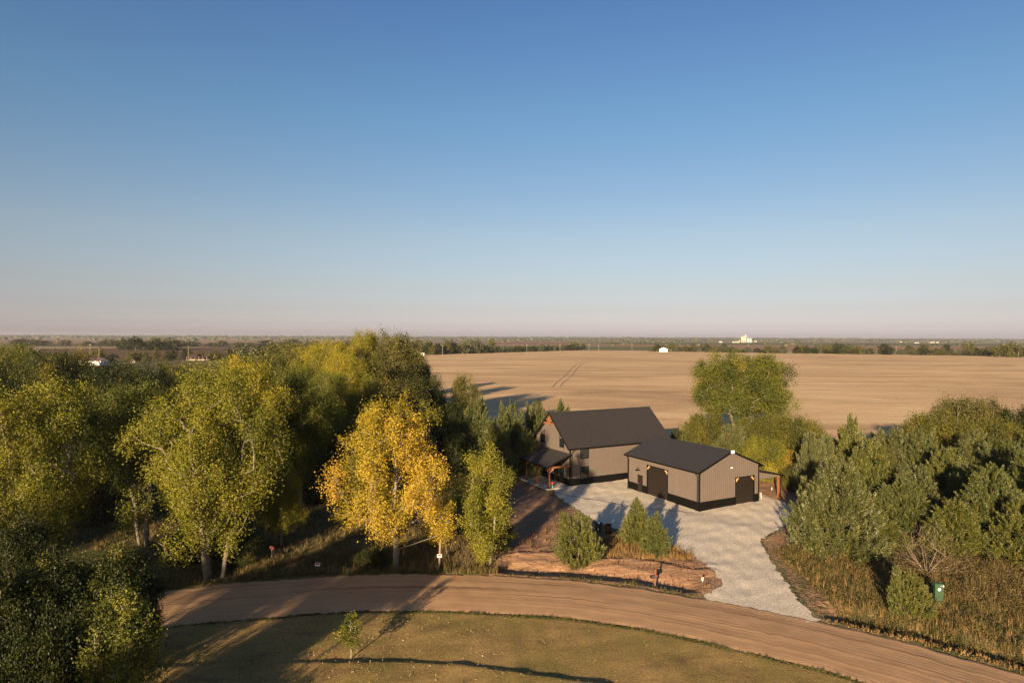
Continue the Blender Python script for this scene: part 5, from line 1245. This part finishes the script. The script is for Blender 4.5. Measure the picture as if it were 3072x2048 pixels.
def tufts(name, q, mat, h, nb, bw, label, seed, hv=.35, leafy=False, lean=.35):
    r = np.random.default_rng(seed); n = len(q)
    ok = ~inside(q, GRAV) if len(q) else q; q = q[ok]; n = len(q)
    hh = h * np.exp(r.normal(0, hv, n)) * (1 + .3 * wob(q[:, 0], q[:, 1], .3, seed + 3)); z = H(q[:, 0], q[:, 1])
    tt = np.clip(.5 + .22 * wob(q[:, 0], q[:, 1], .35, seed + 5) + r.normal(0, .13, n), 0, 1)
    base = np.column_stack([q, z - .03]); base = np.repeat(base, nb, 0); H_ = np.repeat(hh, nb) * r.uniform(.55, 1.1, n * nb); T_ = np.clip(np.repeat(tt, nb) + r.normal(0, .12, n * nb), 0, 1)
    m = n * nb; base[:, :2] += r.normal(0, .35 if leafy else .2, (m, 2)) * np.repeat(hh, nb)[:, None] * .5
    a = r.uniform(0, 2 * PI, m); ln = np.abs(r.normal(0, lean, m)); tip = base + np.stack([np.cos(a) * ln * H_, np.sin(a) * ln * H_, H_], -1)
    if leafy:
        t = r.uniform(.15, 1, (m, 1)); c = base * (1 - t) + tip * t
        V, F = leaves_np(c, unit(tip - base), bw * 2.2, bw, r, 0); T4 = np.repeat(T_, 4)
    else:
        b = r.uniform(0, PI, m); w = np.stack([np.cos(b), np.sin(b), 0 * b], -1) * bw * .5
        V = np.stack([base - w, base + w, tip], 1).reshape(-1, 3); F = np.arange(3 * m).reshape(-1, 3); T4 = np.repeat(T_, 3)
    o = link(name, np_mesh(name, V, F, GRS[mat], T4)); return tag(o, label, 'grass' if not leafy else 'weeds', kind='stuff')
gz_ = [(1790, 1618), (1870, 1602), (1950, 1622), (2020, 1642), (2090, 1668), (2060, 1684), (1960, 1682), (1850, 1680), (1790, 1662)]
tufts('grass', region(gz_, 26, 71), 'gold', .42, 6, .035, 'golden grass around the two close cedars', 71)
tufts('grass', region([(1480, 1730), (1490, 1722), (1700, 1727), (1930, 1752), (2090, 1783), (2090, 1789), (1925, 1763), (1700, 1736)], 22, 72, -.4), 'green', .16, 7, .035, 'low green verge between road and red earth ditch', 72)
tufts('grass', region([(1870, 1745), (2000, 1742), (2110, 1752), (2150, 1775), (2100, 1788), (1930, 1762)], 3.2, 73, .3), 'gold', .42, 16, .03, 'pale dry grass clumps by the mailbox', 73, lean=.5)
tufts('grass', region([(1480, 1712), (1480, 1640), (1620, 1590), (1700, 1560), (1720, 1620), (1600, 1660)], 9, 74, .1), 'rust', .28, 6, .035, 'thin dry grass on the red bank', 74)
tufts('grass', region([(1640, 1690), (1800, 1640), (2100, 1660), (2180, 1745), (2100, 1780), (1700, 1720)], 7, 75, .0), 'rust', .16, 6, .035, 'sparse dry grass on the graded earth', 75)
tufts('roadside_grass', region([(455, 1775), (455, 1740), (800, 1690), (1000, 1660), (1480, 1655), (1500, 1722), (1259, 1718), (1030, 1722), (800, 1738)], 18, 76), 'brown', .42, 6, .04, 'tall brown weeds along the left side of the road', 76)
tufts('roadside_grass', region([(1020, 1722), (1020, 1655), (1480, 1600), (1500, 1722), (1259, 1719)], 9, 77), 'brown', .6, 6, .035, 'tall dry grass below the golden and slender trees', 77)
tufts('roadside_grass', region([(455, 1776), (700, 1744), (1030, 1724), (1480, 1723), (1480, 1714), (1030, 1712), (700, 1732)], 22, 78), 'green', .25, 7, .04, 'green grass fringe at the left road edge', 78)
tufts('meadow_grass', region([(150, 1560), (300, 1440), (640, 1440), (1000, 1480), (1150, 1560), (1000, 1690), (560, 1720), (300, 1660)], 6, 79), 'brown', .4, 7, .05, 'dry russet meadow grass in the clearing under the left trees', 79)
rz_ = [(2318, 1655), (2380, 1630), (2480, 1640), (2640, 1700), (2800, 1730), (3072, 1760), (3120, 2010), (2960, 1965), (2800, 1925), (2640, 1880), (2540, 1855), (2440, 1760), (2370, 1700)]
tufts('weeds', region(rz_, 24, 81, -.35), 'green', .36, 8, .05, 'leafy green and brown weeds right of the gravel drive', 81, leafy=True)
tufts('roadside_grass', region(rz_, 12, 89), 'brown', .36, 6, .035, 'dull brown grass right of the gravel drive', 89)
tufts('weeds', region([(2330, 1690), (2380, 1660), (2560, 1840), (2500, 1862), (2420, 1800)], 5, 90, .3), 'green', .16, 12, .035, 'low green weeds on the bare shoulder of the drive', 90, leafy=True)
tufts('roadside_grass', region(rz_, 9, 82), 'gold', .34, 6, .035, 'dry golden grass right of the gravel drive', 82)
tufts('weeds', region([(2560, 1720), (2700, 1690), (3120, 1690), (3120, 1870), (2900, 1810), (2700, 1770)], 15, 83), 'brown', .48, 7, .045, 'tall brown weeds before the cedar grove', 83)
tufts('weeds', region([(2560, 1720), (2700, 1690), (3120, 1690), (3120, 1870), (2900, 1810), (2700, 1770)], 12, 87), 'brown', .6, 12, .055, 'russet leafy weeds before the cedar grove', 87, leafy=True)
tufts('weeds', region([(2560, 1700), (2700, 1680), (3120, 1700), (3120, 1870), (2700, 1790)], 5, 88, .2), 'green', .5, 14, .05, 'green leafy weeds among the brown ones', 88, leafy=True)
tufts('roadside_grass', region([(2470, 1858), (2560, 1862), (2800, 1918), (3120, 2010), (3120, 2036), (2900, 1972), (2746, 1929), (2478, 1866)], 26, 84), 'gold', .17, 7, .035, 'short golden verge between road and right-hand ditch', 84)
tufts('meadow_grass', region([(1100, 1430), (1500, 1400), (1560, 1430), (1480, 1600), (1250, 1620), (1050, 1600)], 6, 85), 'brown', .45, 7, .05, 'dull grass behind the golden tree', 85)
tufts('meadow_grass', region([(2240, 1340), (2420, 1340), (2440, 1450), (2330, 1470), (2270, 1440)], 1.2, 86, .2), 'rust', .3, 6, .05, 'sparse dry grass on the red earth behind the lean-to', 86)
# short grass on the lawn, thinning and greener in patches
qq = np.random.default_rng(91).uniform([-34, 30], [26, 47], (90000, 2)); qq = qq[(dnear(qq[:, 0], qq[:, 1]) > .05) & (np.abs(qq[:, 0]) < qq[:, 1] * .85)]
GRS['lawn'] = leaf_mat('lawn_blades', [(0, (.11, .085, .028)), (.4, (.23, .165, .06)), (.7, (.36, .255, .10)), (1, (.46, .33, .15))], .25, 0)
tufts('lawn_grass', qq, 'lawn', .055, 3, .035, 'short dry lawn grass', 91, lean=.7)
fr = qq[np.abs(dnear(qq[:, 0], qq[:, 1]) - .25) < .3]
tufts('lawn_grass', np.vstack([fr, fr + .07]), 'green', .085, 6, .04, 'greener grass fringe along the lawn edge', 92, lean=.6)
# fallen leaves
r = np.random.default_rng(95); q = r.uniform([-34, 30], [20, 47], (3200, 2)); q = q[(dnear(q[:, 0], q[:, 1]) > .1)]
q = q[(wob(q[:, 0], q[:, 1], .12, 96) + r.normal(0, .6, len(q)) + np.clip((-q[:, 0] - 2) / 12, -1.2, .5)) > .25]
c = np.column_stack([q, H(q[:, 0], q[:, 1]) + .075]); 
nrm = unit(r.normal(0, .3, (len(c), 3)) + np.array([-.3, -.9, .9])); d = unit(np.cross(nrm, r.normal(0, 1, (len(c), 3)))); s = np.cross(nrm, d); sz = r.uniform(.018, .038, (len(c), 1))
V = np.stack([c - d * sz, c + s * sz * .8, c + d * sz, c - s * sz * .8], 1).reshape(-1, 3)
GRS['litter'] = leaf_mat('fallen_leaf', [(0, (.28, .16, .05)), (.5, (.36, .26, .12)), (1, (.44, .35, .20))], .2, .05)
tag(link('fallen_leaves', np_mesh('fallen_leaves', V, np.arange(len(V)).reshape(-1, 4), GRS['litter'], np.repeat(r.uniform(0, 1, len(c)), 4))), 'pale fallen leaves scattered over the lawn', 'leaves', kind='stuff')
# loose pale stones along the edges of the drive
r = np.random.default_rng(97); B = resample(GRAV, .05, 0); q = B[r.integers(0, len(B), 5200)] + r.normal(0, .5, (5200, 2)); q = q[q[:, 1] < 76]
c = np.column_stack([q, H(q[:, 0], q[:, 1]) + .045]); s_ = r.uniform(.012, .034, (len(c), 1)); 
O8 = np.array([(1, 0, 0), (0, 1, 0), (-1, 0, 0), (0, -1, 0), (0, 0, .8), (0, 0, -.8)]); V = (c[:, None] + O8[None] * s_[:, None] * r.uniform(.6, 1.2, (len(c), 6, 1))).reshape(-1, 3)
F8 = np.array([(0, 1, 4), (1, 2, 4), (2, 3, 4), (3, 0, 4)]); F = (np.arange(len(c)) * 6)[:, None, None] + F8[None]
STN = plain('pale_stone', (.50, .44, .36), .9, 0, .25, 9, .2)
tag(link('gravel_edge_stones', np_mesh('gravel_edge_stones', V, F.reshape(-1, 3), STN)), 'loose pale stones along the drive edges', 'stones', kind='stuff')
# ================================================================ camera, light, sky, haze
cam = bpy.data.cameras.new('camera'); co_ = bpy.data.objects.new('camera', cam); C.objects.link(co_)
cam.sensor_width = 36; cam.lens = 36 * FPX / 3072; cam.clip_start = .5; cam.clip_end = 60000
pitch = math.atan((1024 - hor(1536)) / FPX); roll = math.atan(13.5 / 3072)
R_ = Matrix.Rotation(PI / 2 - pitch, 4, 'X') @ Matrix.Rotation(roll, 4, 'Z')
co_.matrix_world = Matrix.Translation((0, 0, CAMH)) @ R_
bpy.context.scene.camera = co_
sd = Vector((*(SUN_H / np.linalg.norm(SUN_H) * math.cos(SUN_EL)), math.sin(SUN_EL)))
sun = bpy.data.lights.new('sun', 'SUN'); sun.energy = 5.0; sun.angle = math.radians(.55); sun.color = (1.0, .765, .485)
so_ = bpy.data.objects.new('sun', sun); C.objects.link(so_); so_.rotation_euler = sd.to_track_quat('Z', 'Y').to_euler(); so_.location = (0, -50, 60)
w = bpy.data.worlds.new('World'); bpy.context.scene.world = w; w.use_nodes = True; N = w.node_tree.nodes; L = w.node_tree.links
sky = N.new('ShaderNodeTexSky'); sky.sky_type = 'NISHITA'; sky.sun_disc = False; sky.sun_elevation = SUN_EL
sky.sun_rotation = math.atan2(sd.x, sd.y); sky.altitude = 400; sky.air_density = 1.0; sky.dust_density = 1.2; sky.ozone_density = 1.6
tc = N.new('ShaderNodeTexCoord'); sp = N.new('ShaderNodeSeparateXYZ'); L.new(tc.outputs['Generated'], sp.inputs[0])
tint = ramp(N, L, sp.outputs[2], [(p_, tuple(.7 * v_ for v_ in c_)) for p_, c_ in [(.0, (.73, .69, 1.12)), (.011, (.72, .67, 1.065)), (.02, (.645, .605, .935)), (.041, (.565, .512, .712)), (.072, (.575, .50, .585)), (.147, (.625, .555, .57)), (.315, (.48, .587, .66)), (.453, (.405, .525, .69))]])
L.new(mixc(N, L, 1.0, sky.outputs[0], tint, 'MULTIPLY'), N['Background'].inputs[0]); N['Background'].inputs[1].default_value = .1064
hz = bpy.data.materials.new('air'); hz.use_nodes = True; n_ = hz.node_tree.nodes; n_.remove(n_['Principled BSDF'])
pv = n_.new('ShaderNodeVolumePrincipled'); pv.inputs['Color'].default_value = (.74, .74, .80, 1); pv.inputs['Density'].default_value = 6.5e-5; pv.inputs['Anisotropy'].default_value = .2
hz.node_tree.links.new(pv.outputs[0], n_['Material Output'].inputs['Volume'])
HAZE = True
if HAZE:
    o = MB().box(-15500, 15500, -4500, 16000, -1.9, 42).build('haze', hz); tag(o, kind='stuff')
sc = bpy.context.scene
sc.view_settings.view_transform = 'Standard'; sc.view_settings.look = 'None'; sc.view_settings.exposure = 1.5; sc.view_settings.gamma = 1
sc.view_settings.use_curve_mapping = False
sc.cycles.max_bounces = 6; sc.cycles.diffuse_bounces = 3; sc.cycles.transmission_bounces = 4; sc.cycles.volume_bounces = 0
sc.cycles.use_denoising = True
